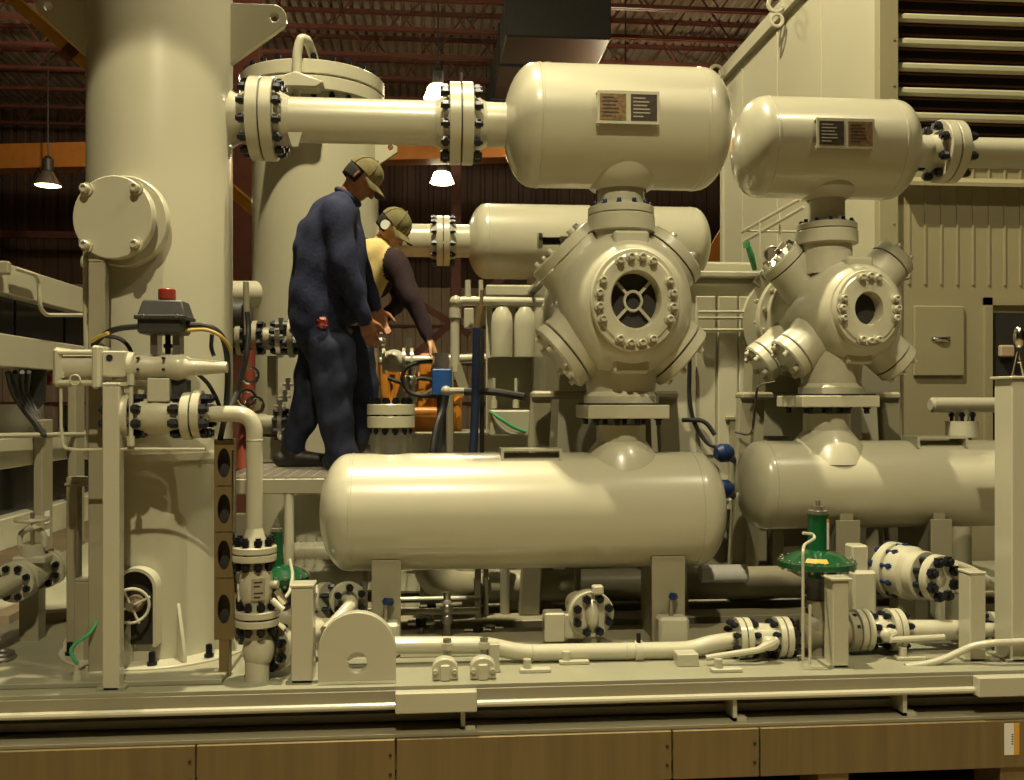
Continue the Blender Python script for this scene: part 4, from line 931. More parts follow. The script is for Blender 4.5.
# ---- centre flanged valve facing the walkway, with square block
VM = 3.92; qm = P(590, 613, VM); t = thing('flanged_valve', 'flanged block valve with black studs in front of the large bottle', 'valve', (qm.x, VM, DZ))
rm = 23 * S(590, VM); dm = Vector((0.12, -1, 0)).normalized()
fm = part('flange', MB().cyl(qm + dm * 0.0, qm + dm * 0.028, rm, seg=36, ch=0.003), PAINT, t)
part('mating_flange', MB().cyl(qm - dm * 0.006, qm - dm * 0.034, rm, seg=36, ch=0.003), PAINT, t)
studs(fm, qm, dm, rm * 0.76, 8, 0.0115, 0.13)
part('body', MB().cyl(qm - dm * 0.2, qm, 0.055, seg=24), PAINT, t)
part('bonnet', MB().ball(qm + dm * 0.03, (0.03, 0.03, 0.065)), PAINT, t)
part('handle', MB().box(P(592, 594, VM - 0.06) - Vector((0, 0.02, 0)), P(603, 585, VM - 0.06) + Vector((0, 0.02, 0)), 0.006), PAINT, t)
qb_ = P(544, 612, VM); qc_ = P(577, 640, VM)
part('square_block', MB().box((qb_.x, VM - 0.03, qc_.z), (qb_.x + 0.085, VM + 0.06, qb_.z), 0.006).box((qb_.x + 0.08, VM - 0.02, qc_.z + 0.01), (qc_.x + 0.03, VM + 0.04, qb_.z - 0.006), 0.006), PAINT, t)
part('pedestal', MB().box((qm.x - 0.03, VM - 0.02, DZ), (qm.x + 0.03, VM + 0.1, qm.z - rm * 0.8)), PAINT2, t)

# ---- round flanged check valve, swung towards the bottle end
qv = P(937, 578, 3.86); dv = Vector((0.42, -0.91, 0)).normalized(); rv = 23.5 * S(930, 3.86)
t = thing('check_valve', 'fat round flanged check valve with ring of black studs on its face', 'valve', (qv.x, 3.95, DZ))
part('end_flange', MB().lathe([(0, 0), (0, 0.028), (-0.004, 0.034), (-0.004, 0.05), (0, 0.056), (0, rv - .004), (-0.004, rv), (-0.035, rv), (-0.035, rv * 0.7)], qv + dv * 0.02, dv, 40), PAINT, t)
vb2 = part('body_flange', MB().cyl(qv - dv * 0.055, qv - dv * 0.10, rv * 1.06, seg=40, ch=0.004), PAINT, t)
studs(vb2, qv - dv * 0.03, dv, rv * 0.78, 8, 0.0145, 0.165)
part('drum', MB().lathe([(-0.09, rv * 0.9), (-0.12, rv * 1.18), (-0.18, rv * 1.2), (-0.20, rv * 1.05), (-0.27, rv * 0.95), (-0.28, 0)], qv, dv, 40), PAINT, t)
br_ = part('rear_flange', MB().cyl(qv - dv * 0.20, qv - dv * 0.24, rv * 1.25, seg=40, ch=0.004), PAINT, t)
studs(br_, qv - dv * 0.20, dv, rv * 1.12, 10, 0.010, 0.12, m=DBLUE)
part('leg', MB().box((qv.x - 0.11, 3.98, DZ), (qv.x - 0.03, 4.06, qv.z - rv)), PAINT2, t)
part('side_lug', MB().box(P(952, 572, 3.95), P(962, 590, 4.05), 0.01), PAINT, t)
part('gear_pipe', MB().tube([P(955, 565, 3.9), P(975, 572, 3.9), P(1000, 590, 3.92), P(1040, 596, 3.92)], 0.022, seg=12, fillet=0.05), PAINT, t)

# ---- green regulators
def regulator(label, px, py, rpx, v, tube_h, tube_px):
    s_ = S(px, v); q = P(px, py, v); R = rpx * s_
    t = thing('pressure_regulator', label, 'regulator', (q.x, v, DZ))
    rim = part('diaphragm_case', MB().lathe([(-0.055, 0), (-0.05, R * 0.55), (-0.018, R * 0.86), (-0.012, R), (0.010, R), (0.016, R * 0.86), (0.04, R * 0.62), (0.055, R * 0.3), (0.06, 0)], q, Z1, 44), GREEN, t)
    for k in range(18):
        a = 2 * PI * k / 18; bolt(rim, q + Vector((R * 0.93 * math.cos(a), R * 0.93 * math.sin(a), 0.010)), Z1, 0.006, 0.012, STEEL)
        piece('rim_nut', ('rimnut', 1), lambda: MB().cyl((0, 0, -0.012), (0, 0, 0), 0.007, seg=6), STEEL, rim, q + Vector((R * 0.93 * math.cos(a), R * 0.93 * math.sin(a), -0.012)))
    xo_ = q.x + (tube_px[0] - px) * s_; rt = tube_px[1] * s_
    tb = part('spring_tube', MB().lathe([(0.03, rt * 1.15), (0.05, rt * 0.95), (tube_h * 0.96, rt * 0.88), (tube_h * 0.96, rt * 0.95), (tube_h, rt * 0.95), (tube_h, 0)], (xo_, v, q.z), Z1, 28), GREEN, t)
    part('cap', MB().lathe([(tube_h, 0), (tube_h, rt * 0.85), (tube_h + 0.012, rt * 0.85), (tube_h + 0.014, rt * 0.5), (tube_h + 0.03, rt * 0.45), (tube_h + 0.03, 0)], (xo_, v, q.z), Z1, 20), STEEL, tb)
    part('adjusting_screw', MB().cyl((xo_, v, q.z + tube_h + 0.03), (xo_, v, q.z + tube_h + 0.055), rt * 0.22, seg=10), STEEL, tb)
    part('yoke', MB().lathe([(DZ + 0.10, 0.05), (q.z - 0.10, 0.04), (q.z - 0.05, 0.07)], (q.x, v, 0), Z1, 24), DGREY, t)
    part('valve_body', MB().ball((q.x, v, DZ + 0.11), (0.09, 0.06, 0.07)), PAINT2, t)
    part('base_foot', MB().cyl((q.x, v, DZ), (q.x, v, DZ + 0.08), 0.04), PAINT2, t)
    return t, q, R, xo_, rt, tb
VG = 3.80
rg, qg, RG, xg, rtg, tbg = regulator('large green diaphragm regulator with white label standing before the smaller bottle', 817, 563, 38, VG, 0.205, (818, 11))
# label strip on the tube and amber sticker on the case (curved patches hugging the surface)
def patch(o, R, a0, a1, z0_, z1_, off=0.0015, n=8):
    b = MB()
    for k in range(n + 1):
        a = a0 + (a1 - a0) * k / n
        for z in (z0_, z1_): b.v.append(o + Vector(((R + off) * math.cos(a), (R + off) * math.sin(a), z)))
    b.f = [(2 * k, 2 * k + 2, 2 * k + 3, 2 * k + 1) for k in range(n)]; return b
part('label', patch(Vector((xg, VG, qg.z)), rtg * 0.93, -PI / 2 + 0.5, -PI / 2 + 1.25, 0.06, 0.17), WHITE, tbg, label='white printed label')
part('label_band', patch(Vector((xg, VG, qg.z)), rtg * 0.93, -PI / 2 + 0.5, -PI / 2 + 1.25, 0.17, 0.185), STICKER, tbg)
b = MB(); 
for k in range(7):
    for j in range(2):
        a = -PI / 2 - 0.75 + 0.7 * k / 6; f = 0.70 + 0.14 * j; zz = 0.033 - 0.014 * j
        b.v.append(qg + Vector((RG * f * math.cos(a), RG * f * math.sin(a), zz)))
b.f = [(2 * k, 2 * k + 1, 2 * k + 3, 2 * k + 2) for k in range(6)]
part('warning_sticker', b, STICKER, rg, label='amber warning sticker')
tt = part('sense_tubing', MB().tube([P(803, 664, 3.58), P(803, 552, 3.58), P(804, 545, 3.60), P(815, 538, 3.66), P(813, 534, 3.68), P(803, 533, 3.66)], 0.006, seg=8, fillet=0.015).tube([P(810, 664, 3.6), P(810, 605, 3.6)], 0.006, seg=8), PAINT, rg)
regulator('green diaphragm regulator between the elbow riser and the large bottle', 284, 578, 26, 4.12, 0.20, (277, 6.5))

# ---- square boxes behind the flared-cap post
q0 = P(848, 574, 3.95); q1 = P(872, 618, 3.95)
solo('junction_block', MB().box((q0.x, 3.9, q1.z), (q1.x, 4.0, q0.z + 0.02), 0.012).box((q0.x + 0.005, 3.92, q0.z), (q1.x - 0.03, 4.0, P(0, 556, 3.95).z), 0.008).box((q0.x + 0.03, 3.95, DZ), (q1.x - 0.03, 3.99, q1.z)), PAINT, 'cream square junction block standing behind the green regulator', 'block')

# ------------------------------------------------------------------ actuated valve in front of the scrubber
VA = 3.62
def AP(px, py, dv=0.0): return P(px, py, VA + dv)
sa = S(165, VA)
av = thing('actuated_valve', 'flanged shutdown valve with cream piston actuator and black switch box', 'valve', AP(162, 440))
# valve body and its joints
zc = AP(162, 416).z
part('body', MB().lathe([(AP(128, 0).x, 0.05), (AP(140, 0).x, 0.062), (AP(160, 0).x, 0.070), (AP(180, 0).x, 0.062), (AP(190, 0).x, 0.05)], (0, VA, zc), X1, 32), CASTP, av)
ra = 24 * sa
for (pa, pb) in ((122, 133), (184, 193)):
    f = part('flange', MB().cyl((AP(pa, 0).x, VA, zc), (AP(pb, 0).x, VA, zc), ra, seg=36, ch=0.003), PAINT, av)
    studs(f, (AP((pa + pb) / 2 + (-2 if pa < 150 else 4), 0).x, VA, zc), X1, ra * 0.78, 8, 0.0125, 0.145)
part('bonnet', MB().cyl((AP(160, 0).x, VA, zc + 0.05), (AP(160, 0).x, VA, AP(160, 398).z), 0.045, seg=24), CASTP, av)
part('mount_block', MB().box((AP(151, 0).x, VA - 0.055, AP(0, 402).z), (AP(173, 0).x, VA + 0.05, AP(0, 378).z), 0.004), PAINT, av)
part('mount_side', MB().box((AP(173, 0).x, VA - 0.02, AP(0, 400).z), (AP(188, 0).x, VA + 0.05, AP(0, 379).z), 0.004), DGREY, av)
za = AP(120, 367).z
def seg_(p0, p1, r0, r1=None, n=28, ch=0.003): return MB().cyl((AP(p0, 0).x, VA - 0.01, za), (AP(p1, 0).x, VA - 0.01, za), r0 * sa, (r1 or r0) * sa, n, ch)
ac = part('piston_cylinder', seg_(66, 103, 17), PAINT, av)
part('end_cap', MB().box((AP(60, 0).x, VA - 0.08, AP(0, 387).z), (AP(69, 0).x, VA + 0.06, AP(0, 348).z), 0.012), PAINT, ac)
part('ring_flange', MB().box((AP(99, 0).x, VA - 0.085, AP(0, 389).z), (AP(107, 0).x, VA + 0.06, AP(0, 346).z), 0.008), PAINT, ac)
for py in (353, 383):
    for dy in (-0.07, 0.045): part('tie_rod', MB().cyl((AP(64, 0).x, VA + dy, AP(0, py).z), (AP(104, 0).x, VA + dy, AP(0, py).z), 0.010, seg=10), PAINT, ac)
part('spacer_block', MB().box((AP(107, 0).x, VA - 0.055, AP(0, 377).z), (AP(131, 0).x, VA + 0.04, AP(0, 351).z), 0.005), PAINT, av)
part('vent_port', MB().cyl((AP(114.5, 0).x, VA - 0.058, AP(0, 358).z), (AP(114.5, 0).x, VA - 0.05, AP(0, 358).z), 0.012, seg=14), BLACK, av)
part('neck_ring', seg_(130, 138, 14.5), PAINT, av)
pr = [(138, 13), (146, 13.5), (152, 12), (163, 11.5), (172, 13), (180, 14), (186, 12), (191, 9), (200, 8.2), (222, 6.2), (228, 5.5), (228, 0)]
part('yoke_casting', MB().lathe([(AP(p, 0).x, r * sa) for p, r in pr], (0, VA - 0.01, za), X1, 32), CASTP, av)
for px in (143, 168):
    for py in (359, 370): part('cover_screw', MB().cyl(AP(px, py) - Y1 * 0.068, AP(px, py) - Y1 * 0.04, 0.005, seg=8), BLACK, av)
# position bracket and switch box
for pa_, pb_ in ((153, 160), (175, 182)): part('switch_bracket', MB().box((AP(pa_, 0).x, VA - 0.035, AP(0, 354).z), (AP(pb_, 0).x, VA + 0.03, AP(0, 333).z)), STEEL, av)
part('drive_spindle', MB().cyl(AP(168, 354), AP(168, 333), 0.010, seg=10).cyl(AP(168, 348), AP(168, 344), 0.016, seg=10), BLACK, av)
sw = part('switch_box', MB().box((AP(143, 0).x, VA - 0.075, AP(0, 334).z), (AP(187, 0).x, VA + 0.06, AP(0, 317).z), 0.008), DGREY, av, label='black limit switch box')
cx_ = (AP(147, 0).x + AP(186, 0).x) / 2; hw0 = 24 * sa; hw1 = 19 * sa; z0_ = AP(0, 318).z; z1_ = AP(0, 300).z
vs = [Vector((cx_ + sx * h, VA - 0.005 + sy * h * 0.75, z)) for (h, z) in ((hw0, z0_), (hw1, z1_)) for sx, sy in ((-1, -1), (1, -1), (1, 1), (-1, 1))]
part('switch_lid', MB().add(vs, [(3, 2, 1, 0), (4, 5, 6, 7)] + [(i, (i + 1) % 4, 4 + (i + 1) % 4, 4 + i) for i in range(4)]), DGREY, sw, bev=0.006)
part('lid_rim', MB().box((AP(141, 0).x, VA - 0.09, AP(0, 320).z), (AP(191, 0).x, VA + 0.075, AP(0, 315.5).z), 0.003), DGREY, sw)
part('indicator', MB().cyl(AP(167, 300), AP(167, 289), 0.031, seg=20, ch=0.003), RED, sw, label='red position indicator dome')
for px in (150, 183): bolt(sw, AP(px, 318) - Y1 * 0.085, -Y1, 0.006, 0.006, STEEL)
# instrument tubing along the actuator
part('tubing', MB().tube([AP(61, 374, -0.06), AP(61, 425, -0.06), AP(63, 448, -0.06), AP(76, 450, -0.06), AP(140, 449, -0.06), AP(205, 449, -0.02)], 0.006, seg=8, fillet=0.02), PAINT, av)
part('tubing', MB().tube([AP(131, 378, -0.07), AP(131, 440, -0.07)], 0.008, seg=8), PAINT, av)
part('tube_fitting', MB().cyl(AP(131, 446, -0.07), AP(131, 436, -0.07), 0.014, seg=6).cyl(AP(61, 378, -0.06), AP(61, 366, -0.06), 0.016, seg=6).cyl(AP(131, 385, -0.07), AP(131, 374, -0.07), 0.014, seg=6), PAINT, av)
part('seal_ring', MB().torus(AP(75, 380, -0.09), Y1, 0.018, 0.003, 20, 6), PAINT, av)
part('tubing_clip', MB().box(AP(106, 382, -0.07), AP(131, 386, -0.05)), PAINT, av)
# cables of the switch box
def cable(label, pts, r, m, name='cable', v=VA, fillet=0.05):
    return solo(name, MB().tube([P(x, y, v + d) for x, y, d in pts], r, seg=10, fillet=fillet), m, label, 'cable')
cable('black cable curling from the switch box back to the grey post', [(146, 326, 0), (118, 328, .02), (104, 334, .05), (94, 344, .1), (90, 352, .14)], 0.011, BLACK)
cable('yellow cable tail beside the curled black cable', [(108, 333, -.02), (98, 337, .02), (92, 341, .05)], 0.007, YELLOW)
cable('black cable hanging between the curled cable and the actuator', [(106, 336, .08), (120, 338, .08), (129, 346, .08), (133, 358, .08)], 0.008, BLACK)
cable('black cable drooping from the switch box over the elbow riser', [(186, 325, 0), (208, 325, 0), (222, 334, .02), (227, 352, .04), (228, 380, .06), (226, 412, .08), (220, 440, .1)], 0.011, BLACK)
cable('yellow cable running under the drooping black cable', [(182, 331, -.03), (206, 329, -.02), (220, 335, -.02), (228, 344, 0), (231, 351, 0.02)], 0.007, YELLOW)
cable('thin black cable looping behind the yoke casting', [(212, 334, .06), (211, 348, .08), (214, 356, .08)], 0.008, BLACK)
cable('thin black cable sweeping from the actuator to the riser flange', [(198, 374, .05), (208, 383, .06), (216, 397, .08), (220, 408, .1)], 0.008, BLACK)
cable('long black cable standing up past the small pump behind the riser', [(226, 420, .2), (236, 395, .4), (246, 360, .7), (249, 330, .8), (247, 312, .8)], 0.012, BLACK)

# ---- elbow riser: from the valve across and down to the ball valve
er = thing('elbow_riser', 'cream pipe riser bending down from the shutdown valve', 'pipe', AP(255, 552))
re_ = 8.2 * sa; xr = AP(254.5, 500).x
zr0 = AP(0, 414).z
part('pipe_run', MB().tube([AP(201, 414), (xr, VA, zr0), (xr, VA, AP(0, 536).z)], re_, seg=22, fillet=0.075, steps=10), PAINT, er)
part('reducer', MB().lathe([(AP(0, 549).z, 0.052), (AP(0, 540).z, 0.04), (AP(0, 531).z, re_)], (xr, VA, 0), Z1, 24), PAINT, er)
part('weld_bead', MB().torus((xr, VA, AP(0, 534).z), Z1, re_, 0.003).torus((xr, VA, AP(0, 441).z), Z1, re_, 0.0025), PAINT, er)
fe = part('inlet_flange', MB().cyl(AP(194.5, 414), AP(203, 414), ra, seg=36, ch=0.003), PAINT, er)
part('hub', MB().lathe([(AP(203, 0).x, 0.045), (AP(210, 0).x, re_)], (0, VA, zr0), X1, 22), PAINT, er)
rf_ = 22 * sa
fz = AP(0, 556.5).z
fo2 = part('outlet_flange', MB().cyl((xr, VA, fz + 0.002), (xr, VA, AP(0, 549).z), rf_, seg=36, ch=0.003), PAINT, er)
studs(fo2, (xr, VA, fz), Z1, rf_ * 0.76, 8, 0.0105, 0.125)
# ball valve below
bv = thing('ball_valve', 'upright flanged ball valve with paper tag below the elbow riser', 'valve', AP(258, 634))
part('top_flange', MB().cyl((xr, VA, AP(0, 564).z), (xr, VA, fz - 0.002), rf_, seg=36, ch=0.003), PAINT, bv)
part('body', MB().lathe([(AP(0, 616).z, 0.045), (AP(0, 606).z, 0.052), (AP(0, 596).z, 0.060), (AP(0, 578).z, 0.060), (AP(0, 568).z, 0.048), (AP(0, 563).z, 0.045)], (xr + 0.005, VA, 0), Z1, 30), CASTP, bv)
part('tag', patch(Vector((xr + 0.005, VA, 0)), 0.060, -PI / 2 - 0.1, -PI / 2 + 0.75, AP(0, 602).z, AP(0, 580).z, 0.001), PLATE3, bv, label='pale metal data tag')
b = MB()
for zz, w_ in ((583, .5), (587, .35), (594, .55), (598, .4)):
    t_ = patch(Vector((xr + 0.005, VA, 0)), 0.060, -PI / 2 + 0.05, -PI / 2 + 0.05 + w_, AP(0, zz).z, AP(0, zz + 1.6).z, 0.0018); b.add(t_.v, t_.f)
part('tag_print', b, PLATE2, bv)
fm2 = AP(0, 622).z
fb3 = part('bottom_flange', MB().cyl((xr + 0.01, VA, fm2 + 0.003), (xr + 0.01, VA, AP(0, 614).z), rf_, seg=36, ch=0.003), PAINT, bv)
studs(fb3, (xr + 0.01, VA, fm2), Z1, rf_ * 0.76, 8, 0.0105, 0.125)
part('stem', MB().cyl((xr, VA, AP(0, 588).z), (xr + 0.09, VA - 0.02, AP(0, 588).z), 0.014), CASTP, bv)
part('lever', MB().bar(AP(277, 590, -.02), AP(285, 604, -.03), 0.012, 0.024), CHROME, bv)
part('lever_grip', MB().cyl(AP(272, 600, -.04), AP(283, 610, -.05), 0.012, seg=10), PAINT, bv)
# tee at the foot
te = thing('pipe_tee', 'flanged cream pipe tee at the foot of the upright ball valve', 'pipe', (xr + 0.01, VA, DZ))
part('top_flange', MB().cyl((xr + 0.01, VA, AP(0, 630).z), (xr + 0.01, VA, fm2 - 0.003), rf_, seg=36, ch=0.003), PAINT, te)
part('body', MB().ball((xr + 0.015, VA, AP(0, 655).z), (0.06, 0.055, 0.075)).cyl((xr + 0.01, VA, DZ), (xr + 0.01, VA, AP(0, 630).z), 0.045), PAINT, te)
d_ = Vector((0.5, 0.87, 0)).normalized(); ct = Vector((xr + 0.05, VA + 0.05, AP(0, 657).z))
fs_ = part('side_flange', MB().cyl(ct, ct + d_ * 0.03, 0.095, seg=36, ch=0.003), PAINT, te); studs(fs_, ct + d_ * 0.01, d_, 0.072, 8, 0.011, 0.10)
part('side_pipe', MB().cyl(ct, ct + d_ * 0.3, 0.045), PAINT, te)
# small-bore tubes beside the riser
cable('bright small-bore tube running beside the perforated cable tray', [(233, 450, .06), (233, 560, .06), (236, 585, .02), (236, 610, .02)], 0.006, CHROME, 'instrument_tube')
cable('cream small-bore tube from the valve stem to the green regulator', [(283, 600, -.02), (290, 592, .05), (293, 575, .2), (290, 560, .4)], 0.007, PAINT, 'instrument_tube')
# ---- perforated cable tray
vt = 3.68; ct_ = thing('cable_tray', 'brown perforated upright cable tray with oval holes beside the scrubber', 'cable tray', P(224, 640, vt)); st_ = S(224, vt)
ys = [440, 486, 532, 578, 640]
for ya, yb in zip(ys, ys[1:]):
    oc = P(224, (ya + yb) / 2, vt); hh = (yb - ya) / 2 * st_ - 0.002; ww = 9.5 * st_
    b = MB().prism([(-ww, -hh), (ww, -hh), (ww, hh), (-ww, hh)], oc, X1, Z1, 0.006, hole=(0.0, 0.0, 0.028), hn=24)
    n0 = len(b.v)
    for v_ in b.v:            # stretch the round hole into an oval
        r2 = math.hypot(v_.x - oc.x, v_.z - oc.z)
        if abs(r2 - 0.028) < 1e-4: v_.z = oc.z + (v_.z - oc.z) * 2.0; v_.x = oc.x + (v_.x - oc.x) * 0.85
    part('tray_segment', b, GALV, ct_)
part('side_flange', MB().box((P(232, 0, vt).x, vt, P(0, 640, vt).z), (P(233.5, 0, vt).x, vt + 0.05, P(0, 440, vt).z)).box((P(214.5, 0, vt).x, vt, P(0, 640, vt).z), (P(216, 0, vt).x, vt + 0.05, P(0, 440, vt).z)), GALV, ct_)
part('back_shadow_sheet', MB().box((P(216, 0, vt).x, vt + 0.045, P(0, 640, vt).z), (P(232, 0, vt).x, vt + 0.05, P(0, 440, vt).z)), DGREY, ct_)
part('foot', MB().box((P(219, 0, vt).x, vt, DZ), (P(229, 0, vt).x, vt + 0.05, P(0, 640, vt).z)), GALV, ct_)
# ground wire
solo('ground_wire', MB().tube([P(98, 592, 3.74), P(98, 620, 3.73), P(90, 634, 3.70), P(76, 643, 3.66), P(70, 650, 3.64), P(74, 660, 3.62), P(78, 664, 3.62)], 0.007, seg=8, fillet=0.03), GREENWIRE, 'green ground wire looping down the grey post to the base plate', 'wire')
solo('ground_lug', MB().cyl((P(77, 0, 3.62).x, 3.62, DZ), (P(77, 0, 3.62).x, 3.62, DZ + 0.05), 0.022, 0.012).cyl((P(77, 0, 3.62).x, 3.62, DZ + 0.05), (P(77, 0, 3.62).x, 3.62, DZ + 0.075), 0.008), PAINT, 'small cone-shaped ground lug under the green wire', 'lug')
solo('conduit', MB().tube([P(86, 242, 3.95), P(86, 300, 3.95), P(87, 352, 3.95)], 0.012, seg=10).ball(P(86, 240, 3.95), 0.03).ball(P(85, 262, 3.95), (0.018, 0.018, 0.03)), PAINT, 'thin cream conduit standing beside the handhole cover', 'conduit')

# ------------------------------------------------------------------ frame of the neighbouring unit beyond the scrubber
XL = -2.6
def lbeam(label, ya, yb, v0=5.0, v1=8.2, dep=0.16, m=None, name='frame_beam'):
    za_ = EYE + (HY - ya) / FPX * 5.78; zb_ = EYE + (HY - yb) / FPX * 5.78
    return solo(name, MB().box((XL - dep, v0, zb_), (XL, v1, za_), 0.006), m or PAINT, label, 'beam')
lbeam('topmost cream frame beam of the neighbouring unit', 261, 292)
lbeam('wide cream frame beam below the dark panels of the neighbouring unit', 333, 366)
lbeam('cream frame beam at walkway level of the neighbouring unit', 439, 470)
lbeam('lowest cream frame beam of the neighbouring unit behind the gate valve', 520, 552)
for k, (v0, v1) in enumerate(((5.0, 6.45), (6.5, 7.3), (7.35, 8.2))):
    solo('dark_panel', MB().box((XL - 0.12, v0, EYE + (HY - 334) / FPX * 5.78), (XL - 0.10, v1, EYE + (HY - 291) / FPX * 5.78)), GLASS, ('wide dark glossy panel between the upper frame beams', 'narrow dark glossy panel beside the wide one', 'dark glossy end panel next to the scrubber')[k], 'panel')
solo('dark_panel', MB().box((XL - 0.12, 5.0, EYE + (HY - 520) / FPX * 5.78), (XL - 0.10, 8.2, EYE + (HY - 470) / FPX * 5.78)), GLASS, 'long dark lower panel behind the handwheel gate valve', 'panel')
def lpost(label, px, m=PAINT2, z1=None):
    d = RGT * ((px - CX) / FPX) + FWD; tt_ = (XL + 0.03) / d.x; y_ = d.y * tt_
    return solo('frame_post', MB().box((XL + 0.002, y_ - 0.09, 0.0), (XL + 0.06, y_ + 0.09, z1 or 1.62), 0.006), m, label, 'post')
lpost('grey frame post with paper tags in the neighbouring unit', 43)
lpost('far grey frame post of the neighbouring unit', 76, z1=2.0)
for k, (py, hh) in enumerate(((517, 14), (533, 8))):
    d = RGT * ((47.5 - CX) / FPX) + FWD; tt_ = (XL + 0.06) / d.x; y_ = d.y * tt_; zz = EYE + (HY - py) / FPX * tt_
    solo('paper_tag', MB().box((XL + 0.0605, y_ - 0.05, zz - hh * 0.003), (XL + 0.0625, y_ + 0.03, zz + hh * 0.003)), WHITE, ('larger white paper tag on the grey frame post', 'smaller white paper tag below the larger one')[k], 'tag')
# handrail pipe on that frame
d0 = 5.78
def LP(px, py, off=0.05):
    d = RGT * ((px - CX) / FPX) + FWD + UP * ((HY - py) / FPX); tt_ = (XL + off) / d.x; return Vector((0, 0, EYE)) + d * tt_
solo('bent_handrail', MB().tube([LP(14, 268), LP(36, 275), LP(39, 284), LP(40, 308), LP(46, 315), LP(86, 315)], 0.014, seg=10, fillet=0.06), PAINT, 'thin bent cream handrail hooked on the topmost frame beam', 'handrail')
solo('rail_bracket', MB().box(LP(-4, 274, 0.0), LP(12, 262, 0.07), 0.01), PAINT2, 'grey hinge bracket on the topmost frame beam', 'bracket')
solo('edge_rail', MB().cyl(LP(-5, 436, 0.05), LP(90, 434, 0.05), 0.018, seg=10), PAINT, 'round cream rail on the walkway-level frame beam', 'rail')
solo('cardboard_sheet', MB().box(LP(-10, 436, -0.3), LP(44, 404, -0.25)), WHITE, 'white sheet leaning behind the black hose bundle', 'sheet')
for k in range(4):
    solo('hose', MB().tube([LP(8 + k * 7, 372, -0.1 + 0.05 * k), LP(12 + k * 5, 392, -.1), LP(24 + k * 4, 410, -.05), LP(36 + k * 2, 424, 0.03), LP(42 + k, 436, 0.07)], 0.020 - 0.002 * k, seg=8, fillet=0.15), BLACK,
         ('thick black hose nearest the dark panels', 'black hose second in the drooping bundle', 'black hose third in the drooping bundle', 'thin black hose ending at the frame post')[k], 'hose', 'drooping black hose bundle')
solo('black_canister', MB().lathe([(0, 0.03), (0.06, 0.08), (0.34, 0.09), (0.36, 0)], LP(33, 410, -0.1), Z1, 20), BLACK, 'black canister hanging beside the hose bundle', 'canister')
solo('red_tube', MB().cyl(LP(44, 379, -0.1), LP(64, 379, -0.1), 0.05).box(LP(50, 379, -0.12), LP(53, 362, -0.10)), RED, 'red rubber tube end under the wide frame beam', 'tube')
solo('gauge_box', MB().box(LP(58, 428, -0.12), LP(82, 405, -0.02), 0.01).box(LP(66, 442, -0.10), LP(70, 426, -0.06)), DGREY, 'dark gauge box behind the actuator tubing', 'box')

# handwheel gate valve and its line
vg = 4.25
gv = thing('gate_valve', 'flanged gate valve with handwheel outside the grey posts', 'valve', P(40, 610, vg)); sg_ = S(30, vg)
dgv = Vector((0.72, 0.69, 0)).normalized(); g0 = P(17, 581, vg - 0.05); g1 = P(47, 568, vg + 0.22)
ax = (g1 - g0).normalized()
part('body', MB().tube([g0, (g0 + g1) / 2, g1], [0.04, 0.06, 0.04], seg=20), CASTP, gv)
for c, n_ in ((g0, 8), (g1, 8)):
    f = part('flange', MB().cyl(c - ax * 0.035, c - ax * 0.004, 0.085, seg=32, ch=0.003), PAINT, gv); part('mating_flange', MB().cyl(c + ax * 0.004, c + ax * 0.035, 0.085, seg=32, ch=0.003), PAINT, gv)
    studs(f, c, ax, 0.064, n_, 0.0095, 0.115)
part('line_pipe', MB().cyl(g0 - ax * 0.8, g0, 0.042).cyl(g1, g1 + ax * 0.25, 0.042), PAINT, gv)
gm = (g0 + g1) / 2
part('bonnet', MB().cyl(gm, gm + Z1 * 0.13, 0.05).box(gm + Vector((-0.07, -0.05, 0.05)), gm + Vector((0.07, 0.05, 0.085)), 0.008), CASTP, gv)
b = MB(); hwz = P(27, 522, vg).z
for sx in (-1, 1): b.tube([gm + Vector((0.05 * sx, 0, 0.12)), gm + Vector((0.055 * sx, 0, 0.18)), Vector((gm.x, gm.y, hwz - 0.03))], 0.013, seg=8, fillet=0.04)
part('yoke', b, CASTP, gv)
hwl = part('handwheel', MB().torus((gm.x, gm.y, hwz), Z1, 0.066, 0.009), PAINT, gv)
for k in range(3):
    a = k * 2 * PI / 3; part('spoke', MB().cyl((gm.x, gm.y, hwz), (gm.x + 0.066 * math.cos(a), gm.y + 0.066 * math.sin(a), hwz), 0.006, seg=6), PAINT, hwl)
part('stem', MB().cyl(gm + Z1 * 0.1, (gm.x, gm.y, hwz + 0.03), 0.009, seg=10), STEEL, gv)
part('foot', MB().box((gm.x - 0.04, gm.y - 0.04, DZ), (gm.x + 0.04, gm.y + 0.04, gm.z - 0.06)), PAINT2, gv)
# cardboard and plate on the deck by the valve
solo('cardboard_scrap', MB().box(DK(-12, 625, DZ), DK(40, 608, DZ) + Vector((0, 0, 0.04))), PINE, 'flat brown cardboard scrap lying on the deck by the gate valve', 'cardboard')
solo('flat_bar', MB().bar(DK(28, 622, DZ) + Z1 * 0.02, DK(68, 618, DZ) + Z1 * 0.02, 0.08, 0.04), PINE, 'flat tan bar lying across the deck behind the posts', 'bar')
solo('floor_ring', MB().torus(DK(2, 660, DZ) + Z1 * 0.012, Z1, 0.045, 0.010).torus(DK(2, 660, DZ) + Z1 * 0.028, Z1, 0.04, 0.008), STEEL, 'small steel ring lying on the deck corner', 'ring')

